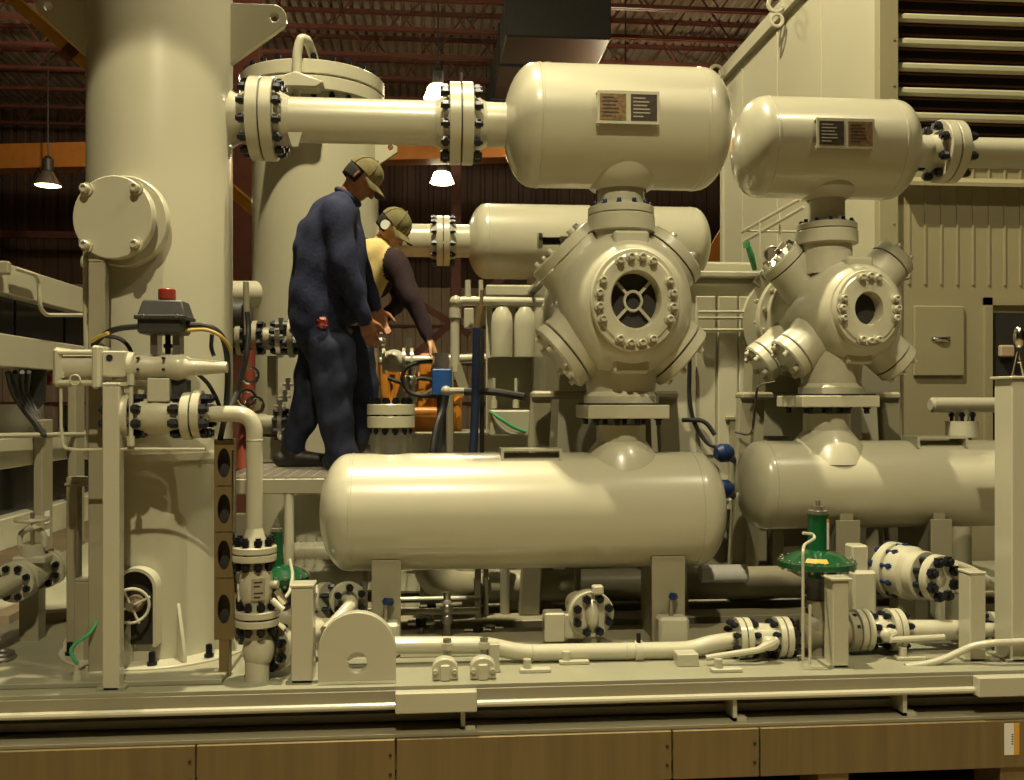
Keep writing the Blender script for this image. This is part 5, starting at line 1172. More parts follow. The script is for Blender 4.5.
# ------------------------------------------------------------------ under and behind the large bottle
def hpipe(label, px0, px1, py, v, rpx, m=PAINT2, name='header_pipe', bands=0):
    q0 = P(px0, py, v); q1 = P(px1, py, v); q1.z = q0.z; r = rpx * S((px0 + px1) / 2, v)
    t = thing(name, label, 'pipe', ((q0.x + q1.x) / 2, v, q0.z - r)); part('pipe_run', MB().cyl(q0, q1, r, seg=28, ch=0.003), m, t)
    for k in range(bands):
        c = q0 + (q1 - q0) * (k + 0.5) / bands; part('band', MB().cyl(c - X1 * 0.01, c + X1 * 0.01, r + 0.004, seg=28), m, t)
    return t
hpipe('long grey header pipe running under the large discharge bottle', 420, 800, 588, 4.75, 16)
hpipe('white-wrapped pipe length beyond the large bottle end', 700, 746, 574, 4.62, 9, WHITE)
hpipe('grey pipe low behind the pressure regulator', 640, 830, 577, 5.1, 6)
hpipe('short ribbed hose behind the green regulator under the walkway', 284, 330, 551, 4.7, 8, PAINT, 'ribbed_hose', 8)
hpipe('slim grey conduit along the skid under the crankcase', 480, 800, 612, 4.9, 4)
hpipe('slim cream pipe behind the pad eye', 398, 480, 612, 4.3, 3.5, PAINT)
hpipe('bright slim cream pipe low behind the drain header', 396, 480, 600, 4.5, 3, PAINT)
el = thing('large_elbow', 'large grey pipe elbow under the discharge bottle', 'pipe', P(450, 600, 4.6))
part('bend', MB().tube([P(428, 560, 4.6), P(436, 580, 4.6), P(455, 590, 4.6), P(480, 588, 4.7)], 0.085, seg=20, fillet=0.1), PAINT2, el)
for k, (px, v, w_, y0, lab) in enumerate(((478, 4.55, 6, 560, 'slim grey upright between the elbow and the header pipe'), (486, 4.6, 5, 560, 'second slim grey upright beside the elbow'), (513, 4.7, 11, 600, 'square grey pedestal with flat cap under the header pipe'), (365, 4.5, 5, 560, 'slim pale upright behind the first saddle'), (578, 4.6, 6, 560, 'grey upright behind the centre flanged valve'), (646, 4.5, 6, 562, 'grey upright behind the second saddle'), (778, 4.9, 12, 440, 'grey upright behind the smaller bottle end'), (735, 5.0, 10, 420, 'grey upright between the two discharge bottles'))):
    q = P(px, y0, v); ww = w_ * S(px, v) / 2
    t = thing('pipe_support', lab, 'post', (q.x, v, DZ)); part('upright', MB().box((q.x - ww, v, DZ), (q.x + ww, v + 2 * ww, q.z), 0.003), PAINT2, t)
    part('shoe', MB().box((q.x - ww * 1.8, v - 0.01, q.z), (q.x + ww * 1.8, v + 2 * ww + 0.01, q.z + 0.02), 0.003), PAINT2, t)
# small needle valve standing on the deck
q = P(447, 612, 4.15); t = thing('needle_valve', 'small steel needle valve with cross handle standing on a cream strip', 'valve', (q.x, 4.15, DZ))
part('stem', MB().cyl((q.x, 4.15, DZ), (q.x, 4.15, P(0, 600, 4.15).z), 0.016), STEEL, t)
part('body', MB().ball((q.x, 4.15, P(0, 618, 4.15).z), (0.026, 0.026, 0.035)).ball((q.x, 4.15, P(0, 628, 4.15).z), (0.024, 0.024, 0.03)), STEEL, t)
part('cross_handle', MB().cyl(P(436, 605, 4.15), P(462, 603, 4.15), 0.010, seg=8).ball(P(447, 602, 4.15), 0.022), PAINT, t)
for k, (px, py, v, lab) in enumerate(((421, 622, 4.3, 'small dark fitting on the slim pipes behind the pad eye'), (432, 608, 4.35, 'second dark fitting on the slim pipes'), (478, 632, 4.3, 'low dark fitting beside the needle valve'), (490, 630, 4.35, 'low steel fitting between the uprights'))):
    q = P(px, py, v); t = thing('pipe_fitting', lab, 'fitting', (q.x, v, DZ)); part('riser', MB().cyl((q.x, v, DZ), q, 0.012, seg=10), STEEL, t); part('nut', MB().cyl(q - Z1 * 0.02, q + Z1 * 0.02, 0.026, seg=6), STUD if k < 3 else STEEL, t)
    part('branch', MB().cyl(q - X1 * 0.06, q + X1 * 0.06, 0.014, seg=8), STEEL, t)
# flanged strainer behind the pad eye: flange facing sideways plus body
q = P(348, 600, 4.0); t = thing('strainer', 'flanged cream strainer with black studs behind the pad eye', 'valve', (q.x, 4.0, DZ)); d_ = Vector((0.3, -0.95, 0)).normalized()
f = part('flange', MB().cyl(q - d_ * 0.03, q, 0.075, seg=32, ch=0.003), PAINT, t); studs(f, q, d_, 0.057, 6, 0.010, 0.10)
part('body', MB().cyl(q - d_ * 0.25, q, 0.04), PAINT2, t); part('drain_pipe', MB().tube([q, q + d_ * 0.08, P(336, 622, 3.85), P(326, 632, 3.8)], 0.028, seg=14, fillet=0.04), PAINT, t)
f2 = part('second_flange', MB().cyl(P(322, 600, 4.12), P(329, 600, 4.10), 0.075, seg=32), PAINT, t); studs(f2, P(326, 600, 4.11), X1, 0.057, 6, 0.010, 0.09)
part('foot', MB().box((q.x - 0.03, 4.05, DZ), (q.x + 0.03, 4.11, q.z - 0.06)), PAINT2, t)
part('tie_bar', MB().cyl(P(326, 595, 4.1), P(350, 595, 4.05), 0.012, seg=8), PAINT, t)

# ------------------------------------------------------------------ between the scrubbers: small pumps and valves
vp = 5.62
pm = thing('pump_set', 'cluster of flanged pump fittings behind the elbow riser', 'pump', P(265, 470, vp)); 
q0 = P(236, 336, vp); q1 = P(282, 340, vp)
part('barrel', MB().cyl(q0, q1, 0.065, seg=24), PAINT2, pm)
for px in (240, 256, 280, 292):
    f = part('flange', MB().cyl(P(px - 2.5, 338, vp), P(px + 2.5, 338, vp), 0.115 if px > 270 else 0.10, seg=30), PAINT2 if px != 280 else STEEL, pm); studs(f, P(px, 338, vp), X1, 0.085, 8, 0.013, 0.10)
part('stub', MB().cyl(P(290, 342, vp), P(303, 342, vp), 0.045, seg=20), PAINT, pm)
part('stand', MB().box((P(268, 0, vp).x, vp - 0.03, ZW), (P(277, 0, vp).x, vp + 0.03, P(0, 355, vp).z)), PAINT2, pm)
part('lower_barrel', MB().cyl(P(258, 425, vp), P(290, 425, vp), 0.065, seg=24), PAINT2, pm)
f = part('lower_flange', MB().cyl(P(280, 425, vp), P(284, 425, vp), 0.11, seg=28), STEEL, pm); studs(f, P(282, 425, vp), X1, 0.085, 8, 0.013, 0.09)
part('pedestal', MB().box((P(262, 0, vp).x, vp - 0.05, ZW), (P(286, 0, vp).x, vp + 0.05, P(0, 436, vp).z), 0.01), PAINT2, pm)
for k, (px, py) in enumerate(((281, 318), (277, 330), (288, 378), (280, 400), (298, 400), (285, 390))):
    part('fitting', MB().cyl(P(px, py + 12, vp - 0.1), P(px, py, vp - 0.1), 0.014, seg=8).cyl(P(px - 6, py + 6, vp - 0.1), P(px + 6, py + 6, vp - 0.1), 0.010, seg=8), STEEL, pm)
part('top_motor', MB().cyl(P(231, 316, vp), P(250, 316, vp), 0.095, seg=24, ch=0.01), DGREY, pm)
part('motor_conduit', MB().cyl(P(247, 335, vp - 0.12), P(246, 282, vp - 0.12), 0.017, seg=10), PAINT2, pm)
solo('red_hose', MB().tube([P(249, 350, 5.5), P(249, 400, 5.5), P(244, 440, 5.45), P(243, 470, 5.4)], 0.035, seg=12, fillet=0.1), REDPIPE, 'red rubber hose hanging beside the pump fittings', 'hose')
for k, (px, py) in enumerate(((250, 375), (247, 398), (255, 405))):
    solo('hose_clamp', MB().torus(P(px, py, 5.38), (0.4, -1, 0.3), 0.045, 0.012, 18, 6), CHROME, ('bright hose clamp ring uppermost on the red hose', 'bright hose clamp ring midway on the red hose', 'bright hose clamp ring low beside the red hose')[k], 'clamp')

# ------------------------------------------------------------------ engine side beyond the large bottle
ve = 6.6
eng = thing('gas_engine', 'orange gas engine visible beyond the reaching worker', 'engine', P(420, 430, ve))
part('block', MB().box(P(384, 440, ve), P(462, 372, ve) + Y1 * 0.8, 0.03), ORANGE, eng)
for k in range(4): q = P(392 + 17 * k, 362, ve); part('cylinder_head', MB().box((q.x - 0.045, ve - 0.02, q.z - 0.10), (q.x + 0.045, ve + 0.2, q.z + 0.06), 0.015), ORANGE, eng)
part('manifold', MB().tube([P(384, 352, ve - 0.1), P(386, 400, ve - 0.1), P(398, 412, ve - 0.1), P(440, 412, ve - 0.1)], 0.035, seg=12, fillet=0.08), ORANGE, eng)
for k, (px, py) in enumerate(((406, 380), (425, 395), (440, 385), (412, 400), (450, 405))): part('fitting', MB().ball(P(px, py, ve - 0.06), 0.035).cyl(P(px, py, ve - 0.1), P(px + 10, py - 8, ve - 0.1), 0.015, seg=8), STEEL if k % 2 else ORANGE, eng)
rg_ = random.Random(11)
for k in range(9):
    px, py = 388 + 8.2 * k, rg_.uniform(366, 412); q = P(px, py, ve - 0.05)
    part('engine_boss', MB().cyl(q, q - Y1 * 0.05, rg_.uniform(0.02, 0.05), seg=14).cyl(q - Y1 * 0.05, q - Y1 * 0.065, 0.015, seg=6), ORANGE if k % 3 else STEEL, eng)
for px in (396, 414, 431, 449): part('push_rod_tube', MB().cyl(P(px, 408, ve - 0.04), P(px + 2, 366, ve - 0.04), 0.018, seg=10), STEEL if px in (414, 449) else ORANGE, eng)
part('flywheel_cover', MB().cyl(P(452, 392, ve - 0.03), P(452, 392, ve - 0.10), 0.09, seg=28, ch=0.01), ORANGE, eng)
part('harness', MB().tube([P(388, 378, ve - 0.12), P(404, 384, ve - 0.12), P(424, 376, ve - 0.12), P(442, 386, ve - 0.12), P(458, 378, ve - 0.12)], 0.014, seg=8, fillet=0.08), BLACK, eng)
part('cream_casing', MB().box(P(384, 470, ve - 0.2), P(535, 432, ve - 0.2) + Y1 * 0.7, 0.02), PAINT, eng)
part('base_beam', MB().box((P(380, 0, ve).x, ve - 0.15, DZ), (P(540, 0, ve).x, ve + 0.6, P(0, 468, ve - 0.2).z)), PAINT2, eng)
# valve line with white actuator above the engine
t = thing('fuel_valve_line', 'cream fuel line with round valve in front of the orange engine', 'pipe', P(400, 380, 6.2)); vl = 6.2
part('pipe_run', MB().cyl(P(380, 361, vl), P(520, 357, vl), 0.03, seg=14), PAINT, t)
part('valve_ball', MB().ball(P(394, 361, vl), (0.085, 0.07, 0.075)), PAINT, t)
for px in (384, 404, 412): part('flange', MB().cyl(P(px - 1.5, 361, vl), P(px + 1.5, 361, vl), 0.085, seg=24), PAINT, t)
part('top_fitting', MB().cyl(P(409, 356, vl), P(409, 338, vl), 0.018, seg=8), STEEL, t); part('ball_top', MB().ball(P(381, 342, vl), 0.035).cyl(P(381, 362, vl), P(381, 340, vl), 0.02, seg=8), STEEL, t)
part('steel_riser', MB().cyl(P(411, 425, vl - 0.1), P(411, 362, vl - 0.1), 0.025, seg=10).ball(P(411, 380, vl - 0.1), 0.04).ball(P(411, 398, vl - 0.1), 0.04), STEEL, t)
part('bracket', MB().prism([(-0.09, -0.12), (0.0, 0.14), (0.07, -0.12)], P(401, 404, vl - 0.15), X1, Z1, 0.03), PAINT2, t)
part('stand', MB().cyl(P(450, 359, vl), Vector((P(450, 359, vl).x, vl, DZ)), 0.025, seg=8), PAINT2, t)
# blue solenoid with steel coil, and its post
vs_ = 5.35
t = thing('solenoid_valve', 'bright blue solenoid box with steel drum on a grey stand', 'valve', P(442, 440, vs_))
part('blue_box', MB().box(P(432, 395, vs_), P(452, 369, vs_) + Y1 * 0.1, 0.006), BLUE, t)
part('drum', MB().cyl(P(441.5, 369, vs_ + 0.05), P(441.5, 353, vs_ + 0.05), 0.042, seg=22), STEEL, t)
part('conduit_union', MB().cyl(P(444, 391, vs_ - 0.03), P(466, 391, vs_ - 0.03), 0.020, seg=10).ball(P(446, 391, vs_ - 0.03), 0.03), PAINT, t)
part('stand', MB().box(P(437, 470, vs_ + 0.03), P(446, 394, vs_ + 0.03) + Y1 * 0.05), DGREY, t)
solo('hose', MB().tube([P(464, 392, 5.3), P(490, 391, 5.3), P(525, 397, 5.2)], 0.022, seg=10, fillet=0.1), BLACK, 'black hose running level from the blue solenoid box', 'hose')
solo('hose', MB().tube([P(437, 361, 5.5), P(418, 362, 5.5), P(404, 368, 5.5), P(402, 380, 5.5), P(408, 393, 5.5), P(422, 396, 5.5), P(437, 396, 5.45)], 0.013, seg=8, fillet=0.12), BLACK, 'thin black hose looping round behind the blue solenoid box', 'hose')
solo('hose', MB().tube([P(446, 395, 5.25), P(443, 410, 5.25), P(437, 425, 5.2), P(433, 452, 5.15), Vector((P(433, 452, 5.15).x, 5.15, ZW + 0.02))], 0.020, seg=8, fillet=0.1), BLACK, 'black hose hanging below the blue solenoid box', 'hose')
solo('hose', MB().tube([P(477, 328, 5.2), P(476, 380, 5.2), P(475, 420, 5.2), P(473, 452, 5.2), Vector((P(473, 452, 5.2).x, 5.2, ZW + 0.02))], 0.024, seg=12, fillet=0.2), BLUEHOSE, 'thick navy hose hanging down from the steel hose end', 'hose')
solo('hose', MB().tube([P(482, 330, 5.35), P(482, 390, 5.35), P(482, 452, 5.35), Vector((P(482, 452, 5.35).x, 5.35, ZW + 0.01))], 0.013, seg=8), BLACK, 'slim black hose hanging beside the thick navy hose', 'hose')
solo('hose_end', MB().cyl(P(477, 330, 5.2), P(481, 306, 5.2), 0.022, 0.026, seg=12).cyl(P(481, 306, 5.2), P(482, 290, 5.2), 0.010, seg=8), GALV, 'steel swaged hose end above the thick navy hose', 'fitting')
solo('hose', MB().tube([P(490, 412, 5.6), P(502, 420, 5.57), P(514, 428, 5.57), P(526, 432, 5.585)], 0.010, seg=8, fillet=0.1), GREENWIRE, 'thin green hose drooping towards the grey support frame', 'hose')
solo('hose', MB().tube([P(492, 412, 5.6), P(498, 425, 5.57), P(508, 434, 5.57), P(524, 434, 5.585)], 0.010, seg=8, fillet=0.1), PAINT2, 'thin grey hose drooping below the green hose', 'hose')
# oil filter housings under a cream header
vo = 5.75
t = thing('oil_filter_bank', 'pair of tall cream oil filter canisters under a cream header pipe', 'filter', P(510, 358, vo))
part('header', MB().tube([P(455, 372, vo), P(455, 303, vo), P(462, 301, vo), P(536, 302, vo)], 0.028, seg=14, fillet=0.05), PAINT, t)
for px in (502, 525):
    q = P(px, 357, vo); part('canister', MB().lathe([(0, 0), (0, 0.066), (0.20, 0.068), (0.26, 0.06), (0.30, 0.035), (0.31, 0)], q, Z1, 24), PAINT, t)
    part('neck', MB().cyl(P(px - 8, 325, vo), P(px - 8, 308, vo), 0.010, seg=8), DGREY, t)
part('elbow_fitting', MB().ball(P(456, 302, vo), 0.04).cyl(P(455, 318, vo), P(455, 308, vo), 0.036, seg=12), PAINT, t)
part('stand', MB().bar(P(456, 365, vo), P(466, 395, vo), 0.05, 0.06), PAINT2, t)
part('small_box', MB().box(P(464, 328, vo + 0.1), P(474, 308, vo + 0.1) + Y1 * 0.05, 0.006), PAINT, t)
part('gauge_pipes', MB().cyl(P(468, 301, vo), P(468, 280, vo), 0.018, seg=8).cyl(P(481, 301, vo), P(481, 280, vo), 0.014, seg=8), PAINT, t)
part('top_tray', MB().box(P(486, 296, vo + 0.15), P(534, 285, vo + 0.15) + Y1 * 0.2, 0.01), PAINT, t)
part('back_panel', MB().box(P(486, 432, vo + 0.3), P(532, 297, vo + 0.3) + Y1 * 0.03), PAINT, t)
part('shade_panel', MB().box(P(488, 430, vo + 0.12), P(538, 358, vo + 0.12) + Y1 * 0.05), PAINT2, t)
for px in (494, 516): part('drain_rod', MB().cyl(P(px, 406, vo), P(px, 378, vo), 0.010, seg=8).cyl(P(px, 408, vo), P(px, 400, vo), 0.02, seg=8), PAINT, t)
# lower cream skid box beneath
solo('tool_box', MB().box(P(490, 436, 5.6), P(534, 410, 5.6) + Y1 * 0.15, 0.01), PAINT, 'cream box with dark slot beside the grey support frame', 'box')
# gauge and green-tagged valve between the throws
t = thing('pressure_gauge', 'round pressure gauge above the second distance piece', 'gauge', P(773, 270, 4.95))
part('dial', MB().cyl(P(772, 254, 4.92), P(772, 254, 4.96), 0.040, seg=24), DGREY, t); part('bezel', MB().torus(P(772, 254, 4.92), Y1, 0.040, 0.006), STEEL, t)
part('face', MB().cyl(P(772, 254, 4.912), P(772, 254, 4.92), 0.034, seg=24), PLATE3, t); part('stem', MB().cyl(P(772, 262, 4.94), P(762, 275, 4.97), 0.012, seg=8), STEEL, t)
part('bracket', MB().bar(P(756, 285, 4.98), P(785, 245, 4.98), 0.03, 0.05), PAINT2, t)
solo('green_wire_seal', MB().tube([P(748, 246, 4.95), P(751, 255, 4.95), P(755, 270, 4.97)], [0.014, 0.018, 0.014], seg=8).cyl(P(747, 248, 4.95), P(746, 242, 4.95), 0.02, seg=8), GREENWIRE, 'short green valve lever beside the round pressure gauge', 'lever')
for k, (py, lab) in enumerate(((453, 'upper blue plug valve between the two discharge bottles'), (489, 'lower blue plug valve between the two discharge bottles'))):
    solo('plug_valve', MB().lathe([(-0.045, 0), (-0.045, 0.03), (-0.02, 0.048), (0.02, 0.048), (0.045, 0.03), (0.045, 0)], P(724, py, 4.75), (1, 0.2, 0), 20).cyl(P(724, py, 4.75), P(735, py + 8, 4.85), 0.018, seg=8), DBLUE, lab, 'valve')
solo('cable_bundle', MB().tube([P(690, 340, 4.99), P(689, 400, 4.98), P(694, 425, 4.98), P(708, 445, 4.95), P(722, 448, 4.9)], 0.012, seg=8, fillet=0.1).tube([P(682, 420, 4.96), P(705, 420, 4.96), P(715, 435, 4.93)], 0.012, seg=8, fillet=0.1), BLACK, 'black cables drooping between the two cylinders', 'cable')
solo('steel_tube', MB().tube([P(735, 432, 4.8), P(752, 436, 4.75), P(756, 395, 4.75), P(758, 384, 4.75), P(775, 381, 4.72)], 0.007, seg=8, fillet=0.04), CHROME, 'thin bright tube bent up towards the smaller cylinder ports', 'tube')
# pipe and fittings at the far end, behind the tall post
t = thing('bypass_pipe', 'cream capped pipe on a flange stand behind the tall post', 'pipe', P(960, 430, 5.0))
part('pipe_run', MB().lathe([(0, 0), (0.0, 0.03), (0.012, 0.042), (0.9, 0.042), (0.9, 0)], P(930, 405, 5.0), X1, 24), PAINT, t)
f = part('flange', MB().cyl(P(962, 437, 5.0), P(962, 421, 5.0), 0.085, seg=28), PAINT, t); studs(f, P(962, 421, 5.0), Z1, 0.06, 6, 0.010, 0.10)
part('neck', MB().cyl(P(962, 425, 5.0), P(962, 408, 5.0), 0.035), PAINT, t); part('stand', MB().cyl((P(962, 0, 5.0).x, 5.0, DZ), P(962, 437, 5.0), 0.05), PAINT2, t)
t = thing('chrome_gauge', 'small chrome gauge fitting on top of the tall cream post', 'gauge', P(1018, 379, 3.66))
part('bowl', MB().ball(P(1019, 337, 3.66), (0.022, 0.022, 0.045)), CHROME, t); part('tripod', MB().cyl(P(1013, 376, 3.66), P(1018, 352, 3.66), 0.006, seg=8).cyl(P(1024, 376, 3.66), P(1019, 352, 3.66), 0.006, seg=8).cyl(P(1016, 362, 3.66), P(1022, 362, 3.66), 0.005, seg=6), CHROME, t)
# needle on the back bottle and level switch beside the cylinder
t = thing('level_switch', 'small black-handled drain cock on the back of the big cylinder', 'valve', P(556, 244, 4.5))
part('barrel', MB().cyl(P(540, 241, 4.4), P(566, 241, 4.4), 0.018, seg=12), STUD, t); part('knob', MB().cyl(P(538, 241, 4.4), P(542, 241, 4.4), 0.038, seg=16), STEEL, t); part('nut', MB().cyl(P(560, 241, 4.4), P(569, 241, 4.4), 0.024, seg=6), STEEL, t)
# cooler box behind the cylinders
solo('cooler_housing', MB().box((P(690, 0, 7.6).x, 7.6, DZ), P(755, 262, 7.6) + Y1 * 0.5, 0.02), CABIN, 'pale cooler housing panel between the crankcase and the cabin', 'housing')

# ------------------------------------------------------------------ people: one continuous body each, clothing as children
def capsule(b, p0, r0, p1, r1, seg=18):
    p0 = Vector(p0); p1 = Vector(p1); d = p1 - p0; L = max(d.length, 1e-4); pr = [(-r0, 0)]
    for k in range(1, 6): a = PI / 2 * k / 5; pr.append((-r0 * math.cos(a), r0 * math.sin(a)))
    for k in range(0, 5): a = PI / 2 * k / 5; pr.append((L + r1 * math.sin(a), r1 * math.cos(a)))
    pr.append((L + r1, 0)); b.lathe(pr, p0, d if d.length > 1e-4 else Z1, seg)
def seg_dist(pt, p0, r0, p1, r1):
    d = p1 - p0; L2 = (d * d).sum(); t = np.clip(((pt - p0) @ d) / max(L2, 1e-9), 0, 1)
    return np.linalg.norm(pt - (p0 + t[:, None] * d), axis=1) - (r0 + (r1 - r0) * t)
def person(label, base, caps, mats, wrinkle, voxel=0.0075, balls=()):
    """caps: (p0, r0, p1, r1, material index)"""
    t = thing('person', label, 'person', base)
    b = MB()
    for (p0, r0, p1, r1, g) in caps: capsule(b, p0, r0, p1, r1)
    tmp = bpy.data.meshes.new('body'); tmp.from_pydata([tuple(v - Vector(base)) for v in b.v], [], b.f)
    o = bpy.data.objects.new('body', tmp); COL.objects.link(o)
    m = o.modifiers.new('skin', 'REMESH'); m.mode = 'VOXEL'; m.voxel_size = voxel; m.use_smooth_shade = True
    sm = o.modifiers.new('soft', 'SMOOTH'); sm.factor = 0.5; sm.iterations = 3
    dg = bpy.context.evaluated_depsgraph_get(); me = bpy.data.meshes.new_from_object(o.evaluated_get(dg)); me.name = 'body'
    bpy.data.objects.remove(o); bpy.data.meshes.remove(tmp)
    n = len(me.vertices); co = np.empty(n * 3); me.vertices.foreach_get('co', co); co = co.reshape(-1, 3); W = co + np.array(base)
    ng = len(mats); D = np.full((ng, n), 9.0)
    for (p0, r0, p1, r1, g) in caps: D[g] = np.minimum(D[g], seg_dist(W, np.array(p0), r0, np.array(p1), r1))
    vg = D.argmin(0)
    # relax the cloth so the body masses flow into one another; hands and face keep their detail
    cloth = np.array([w_ > 0.002 for w_ in wrinkle])[vg]
    ed = np.empty(len(me.edges) * 2, dtype=np.int64); me.edges.foreach_get('vertices', ed); ed = ed.reshape(-1, 2)
    cnt = np.bincount(ed.ravel(), minlength=n).clip(1)[:, None]
    for _ in range(45):
        acc = np.zeros_like(co)
        for k in range(3): acc[:, k] = np.bincount(ed[:, 0], co[ed[:, 1], k], n) + np.bincount(ed[:, 1], co[ed[:, 0], k], n)
        co = np.where(cloth[:, None], co * 0.4 + 0.6 * acc / cnt, co)
    me.vertices.foreach_set('co', co.ravel()); me.update(); W = co + np.array(base)
    nrm = np.empty(n * 3); me.vertices.foreach_get('normal', nrm); nrm = nrm.reshape(-1, 3)
    amp = np.array([wrinkle[g] for g in range(ng)])[vg]; q = W
    wv = np.sin(q[:, 2] * 31 + 3.5 * np.sin(q[:, 0] * 9) + 6 * q[:, 1]) * 0.7 + np.sin(q[:, 2] * 17 + q[:, 0] * 38 + 3 * np.sin(q[:, 1] * 14)) * 0.6 + np.sin(q[:, 0] * 55 - q[:, 2] * 48) * 0.15
    co = co + nrm * (amp * wv)[:, None]; me.vertices.foreach_set('co', co.ravel())
    for mm in mats: me.materials.append(mm)
    nl = len(me.polygons); fi = np.zeros(nl, dtype=np.int32)
    for i, pl in enumerate(me.polygons): fi[i] = vg[pl.vertices[0]]
    me.polygons.foreach_set('material_index', fi); me.polygons.foreach_set('use_smooth', [True] * nl); me.update()
    ob = bpy.data.objects.new('body', me); COL.objects.link(ob); ob.parent = t; LOC[ob.name] = Vector(base)
    return t
def hand(caps, w_, d, side, nrm, g, sc=1.0, curl=0.35):
    """palm from wrist w_ along d; side = towards the thumb; nrm = palm facing; five curled fingers"""
    w_ = Vector(w_); d = Vector(d).normalized(); side = Vector(side); side = (side - d * side.dot(d)).normalized(); nrm = d.cross(side) if nrm is None else Vector(nrm).normalized()
    for k in (-1.5, -0.5, 0.5, 1.5):
        kn = w_ + d * 0.085 * sc + side * (0.020 * k * sc); caps.append((w_ + side * (0.012 * k * sc) + d * 0.01, 0.019 * sc, kn, 0.014 * sc, g))
        L = (0.072, 0.082, 0.088, 0.078)[int(k + 1.5)] * sc; a = curl; p = kn
        for j in range(3):
            dd = (d * math.cos(a) + nrm * math.sin(a)); e = p + dd * (L * (0.45, 0.32, 0.23)[j]); caps.append((p, 0.0100 * sc - 0.0008 * j, e, 0.0092 * sc - 0.0008 * j, g)); p = e; a += curl * 1.2
    b0 = w_ + d * 0.03 * sc + side * 0.026 * sc; b1 = b0 + (d * 0.6 + side * 0.75).normalized() * 0.045 * sc; b2 = b1 + (d * 0.9 + side * 0.25 + nrm * 0.3).normalized() * 0.05 * sc
    caps += [(b0, 0.015 * sc, b1, 0.012 * sc, g), (b1, 0.0115 * sc, b2, 0.0095 * sc, g)]
def head(caps, c, f, u, g, gh):
    """skull, jaw, nose, ears: f = facing, u = up of the head"""
    c = Vector(c); f = Vector(f).normalized(); u = (Vector(u) - f * Vector(u).dot(f)).normalized(); s = f.cross(u)
    caps += [(c - f * 0.025 + u * 0.02, 0.082, c + f * 0.02 + u * 0.03, 0.078, g), (c + f * 0.03 - u * 0.06, 0.052, c + f * 0.035 - u * 0.085, 0.038, g), (c - u * 0.02, 0.072, c + f * 0.03 - u * 0.04, 0.060, g),
             (c + f * 0.088 - u * 0.0, 0.012, c + f * 0.108 - u * 0.035, 0.014, g), (c + f * 0.077 - u * 0.068, 0.013, c + f * 0.080 - u * 0.068, 0.012, g), (c + f * 0.073 - u * 0.085, 0.012, c + f * 0.070 - u * 0.10, 0.016, g)]
    for sg in (-1, 1):
        e = c + s * (0.078 * sg) - f * 0.01 - u * 0.012; caps.append((e + u * 0.02, 0.012, e - u * 0.02, 0.009, g))
        caps.append((c + f * 0.080 + s * 0.032 * sg + u * 0.018, 0.010, c + f * 0.080 + s * 0.04 * sg + u * 0.018, 0.010, g))
    return c, f, u, s
def cap_hat(t, c, f, u, s, m, bill=0.075, tilt=0.25):
    """baseball cap: dome, button and curved bill"""
    M = Matrix((f, s, u)).transposed(); b = MB(); n, r = 20, 7
    rows = []
    for j in range(r + 1):
        a = PI / 2 * j / r
        rows.append([c + M @ Vector((0.106 * math.cos(a) * math.cos(2 * PI * k / n) - 0.008, 0.092 * math.cos(a) * math.sin(2 * PI * k / n), 0.028 + 0.094 * math.sin(a))) for k in range(n)])
    for row in rows: b.v += row
    for j in range(r):
        for k in range(n): k2 = (k + 1) % n; b.f.append((j * n + k, j * n + k2, (j + 1) * n + k2, (j + 1) * n + k))
    cp = part('cap', b, m, t, sharp=60)
    for k in range(6):
        a0 = 2 * PI * k / 6
        part('seam', MB().tube([c + M @ Vector((0.1075 * math.cos(a) * math.cos(a0) - 0.008, 0.0935 * math.cos(a) * math.sin(a0), 0.028 + 0.0955 * math.sin(a))) for a in [PI / 2 * j / 6 for j in range(7)]], 0.002, seg=5), m, cp)
    part('button', MB().ball(c + M @ Vector((-0.008, 0, 0.123)), 0.009), m, cp)
    b = MB(); nb = 12
    for dz in (0.0, -0.005):
        for k in range(nb + 1):
            a = -1.15 + 2.3 * k / nb
            b.v.append(c + M @ Vector((0.100 * math.cos(a) - 0.008, 0.090 * math.sin(a), 0.032 + dz - 0.018 * (math.sin(a) ** 2))))
            b.v.append(c + M @ Vector(((0.100 + bill) * math.cos(a * 0.8) - 0.008, 0.095 * math.sin(a), 0.032 - tilt * bill + dz - 0.03 * (math.sin(a) ** 2))))
    w2 = 2 * (nb + 1)
    for k in range(nb):
        b.f += [(2 * k, 2 * k + 1, 2 * k + 3, 2 * k + 2), (w2 + 2 * k, w2 + 2 * k + 2, w2 + 2 * k + 3, w2 + 2 * k + 1), (2 * k + 1, w2 + 2 * k + 1, w2 + 2 * k + 3, 2 * k + 3)]
    part('bill', b, m, cp, sharp=50); return cp
def hair_ring(t, c, f, u, s, m):
    M = Matrix((f, s, u)).transposed(); b = MB(); n = 16
    for j, (rz, rr) in enumerate(((0.035, 0.98), (0.0, 0.98), (-0.03, 0.94), (-0.05, 0.88))):
        for k in range(n + 1):
            a = PI * 0.42 + (2 * PI - PI * 0.84) * k / n; b.v.append(c + M @ Vector((0.098 * rr * math.cos(a) - 0.012, 0.088 * rr * math.sin(a), rz)))
    for j in range(3):
        for k in range(n): A = j * (n + 1) + k; b.f.append((A, A + 1, A + n + 2, A + n + 1))
    o = part('hair', b, m, t, sharp=70); md = o.modifiers.new('thick', 'SOLIDIFY'); md.thickness = 0.012; md.offset = -1
